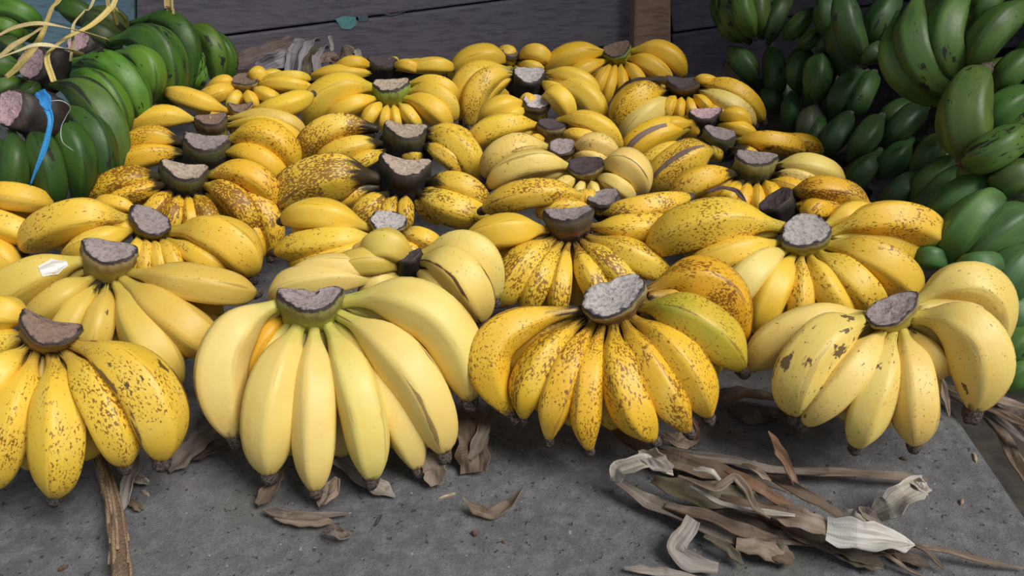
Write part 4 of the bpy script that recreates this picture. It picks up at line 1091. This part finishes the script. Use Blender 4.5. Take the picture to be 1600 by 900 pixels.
raffia('wide yellow raffia strip hanging from the top, left of centre knot', [(150, -200, .86), (100, -20, .86), (82, 15, .86), (66, 55, .86), (50, 80, .85), (28, 105, .85), (10, 122, .85)], 13)
raffia('raffia strip arching from the left edge over the stems', [(-10, 60, .86), (30, 42, .85), (70, 38, .84), (120, 48, .86), (168, 62, .90)], 10, (0.60, 0.48, 0.22))
raffia('raffia strip slanting from the left edge up to the knot', [(-5, 92, .84), (22, 72, .84), (45, 58, .84), (68, 42, .84)], 12, (0.52, 0.40, 0.17))
raffia('pale raffia strip curving low past the pink oval stem', [(-5, 93, .83), (30, 80, .83), (62, 70, .83), (100, 76, .85), (130, 86, .9)], 8, (0.62, 0.54, 0.30))
raffia('long raffia strip slanting up to the right across the board', [(260, -200, .96), (185, -10, .93), (172, 14, .92), (140, 42, .9), (108, 58, .87), (84, 75, .85), (74, 92, .84), (84, 128, .83)], 10)
raffia('thin raffia strip falling from the top toward the pinkish stub', [(215, -200, .94), (150, -8, .9), (132, 18, .9), (115, 40, .89), (114, 70, .88), (110, 96, .88)], 5, (0.58, 0.47, 0.22))
raffia('short raffia tail forking down behind the knot', [(160, -200, .98), (168, -6, .97), (175, 14, .96), (184, 40, .98)], 7, (0.42, 0.32, 0.10))
raffia('thin raffia tail beside the short fork', [(176, 8, .96), (188, 22, .97), (199, 36, 1.0)], 5, (0.42, 0.32, 0.10))
raffia('raffia strand hanging alone in front of the blue board edge', [(250, -330, 1.14), (260, -20, 1.14), (265, 10, 1.14), (269, 40, 1.14), (273, 78, 1.14)], 11, (0.45, 0.34, 0.11))
raffia('second thin raffia strand beside the lone hanging one', [(256, -330, 1.135), (268, -20, 1.135), (271, 20, 1.135), (274, 78, 1.135)], 4, (0.55, 0.43, 0.18))
strip('blue_string', 'bright blue plastic string tied round the left plantain stem', 'string', [(56, 148, .76), (68, 158, .745), (74, 168, .74), (80, 190, .735), (74, 220, .735), (60, 258, .735), (48, 290, .74)], 10, (0.03, 0.27, 0.62), mat=M_STRING, depth=True, curl=.5, thick=.0006, n=30)
strip('blue_string', 'short flared tail end of the blue string by the stem', 'string', [(60, 144, .755), (68, 152, .745), (76, 172, .738)], 18, (0.025, 0.22, 0.55), mat=M_STRING, depth=True, curl=.5, thick=.0006)
strip('white_thread', 'fine white loose thread on the plantains by the blue string', 'string', [(80, 158, .735), (96, 158, .74), (110, 168, .75), (104, 182, .755), (96, 200, .76), (98, 222, .765), (115, 236, .77)], 1.6, (0.6, 0.66, 0.7), mat=M_STRING, depth=True, thick=.0005, n=30)

# ---- fibrous stalk standing in the joint of the slab
st_pts = [(150, 705, .014), (160, 730, .016), (171, 765, .016), (180, 805, .016), (186, 850, .016), (188, 915, .016)]
fr0 = at_z(186, 850, 0)
stalk = root('fibrous_stalk', (fr0[0], fr0[1], 0.0), 'dry fibrous brown stalk lying end-on toward the viewer, lower left', 'stalk')


def tube(name, C, rad, mat, parent, tint, K_=8):
    T, N, B = frames(C, np.array([0.1, 0.2, 1.0]))
    V = []
    for i in range(len(C)):
        for j in range(K_):
            a = j / K_ * 6.283
            V.append(C[i] + (N[i] * math.cos(a) + B[i] * math.sin(a)) * rad[i])
    F = [(i * K_ + j, i * K_ + (j + 1) % K_, (i + 1) * K_ + (j + 1) % K_, (i + 1) * K_ + j) for i in range(len(C) - 1) for j in range(K_)]
    F += [list(range(K_))[::-1], [(len(C) - 1) * K_ + j for j in range(K_)]]
    return make(name, V, F, mat, parent, None, True, tint, C[0])


core = catmull([at_z(*p) for p in st_pts], 24)
tube('core', core, np.linspace(0.0035, 0.0062, 24), M_FIBRE, stalk, (0.16, 0.10, 0.065))
for q in range(20):
    a = random.uniform(0, 6.28)
    i0 = random.randint(0, 8)
    i1 = random.randint(15, 24)
    rr = np.linspace(0.0038, 0.0068, 24)
    C = []
    for i in range(i0, i1):
        aa = a + 0.02 * i
        C.append(core[i] + np.array([math.cos(aa), 0.1 * math.sin(aa), math.sin(aa)]) * rr[i] * (1 + 0.12 * math.sin(i * 0.9 + q)))
    tube('fibre', np.array(C), np.full(len(C), random.uniform(0.0009, 0.0017)), M_FIBRE, stalk, np.array((0.25, 0.165, 0.105)) * random.uniform(0.55, 1.35), 5)

# ---- crumbs and splinters on the bare slab
GC = 'crumbs and splinters on the bare slab'


def chip(label, px, py, w, h, c, name='splinter', cat='litter'):
    p = at_z(px, py, 0.0)
    sc = depth_of(p) / FPX
    a = random.uniform(0, 3.1)
    V = []
    for zz, k in ((0.0, 1.0), (h * 0.7, 0.95), (h, 0.5)):
        for j in range(8):
            t_ = j / 8 * 6.283
            x_, y_ = math.cos(t_) * w[0] / 2 * sc * k * random.uniform(0.75, 1.2), math.sin(t_) * w[1] / 2 * sc * k * random.uniform(0.75, 1.2)
            V.append(p + np.array([x_ * math.cos(a) - y_ * math.sin(a), x_ * math.sin(a) + y_ * math.cos(a), zz]))
    F = [(q * 8 + j, q * 8 + (j + 1) % 8, q * 8 + 8 + (j + 1) % 8, q * 8 + 8 + j) for q in range(2) for j in range(8)]
    F += [list(range(8))[::-1], list(range(16, 24))]
    o = make(name, V, F, M_CHIP, None, None, False, c, p)
    o['label'], o['category'], o['group'] = label, cat, GC


chip('small reddish-brown chip on the concrete below the boat-shaped leaf', 741, 836, (10, 9), 0.004, (0.13, 0.06, 0.05))
chip('tiny reddish crumb right of the reddish-brown chip', 787, 848, (7, 5), 0.002, (0.15, 0.08, 0.07))
chip('thin straw splinter left of the boat-shaped leaf', 698, 776, (26, 3), 0.002, (0.42, 0.33, 0.20))
chip('thin dark twig piece on the concrete under the pale pointed leaf', 591, 814, (26, 4), 0.002, (0.05, 0.04, 0.04))
chip('straw splinter near the right slab edge', 1523, 716, (24, 6), 0.002, (0.36, 0.30, 0.18))
chip('pinkish crumb near the right slab edge, below the straw splinter', 1502, 786, (14, 6), 0.003, (0.30, 0.20, 0.16))
chip('pale crumb beside the silvery leaf scrap', 228, 772, (18, 7), 0.003, (0.36, 0.27, 0.22))
chip('small whitish grit grain next to the fibrous stalk', 161, 770, (7, 7), 0.003, (0.55, 0.48, 0.42))
chip('brown leaf crumb at the bottom left corner', 99, 889, (18, 8), 0.003, (0.12, 0.07, 0.05))
chip('small brown crumb below the round right front bananas', 1412, 718, (12, 6), 0.003, (0.10, 0.07, 0.05))
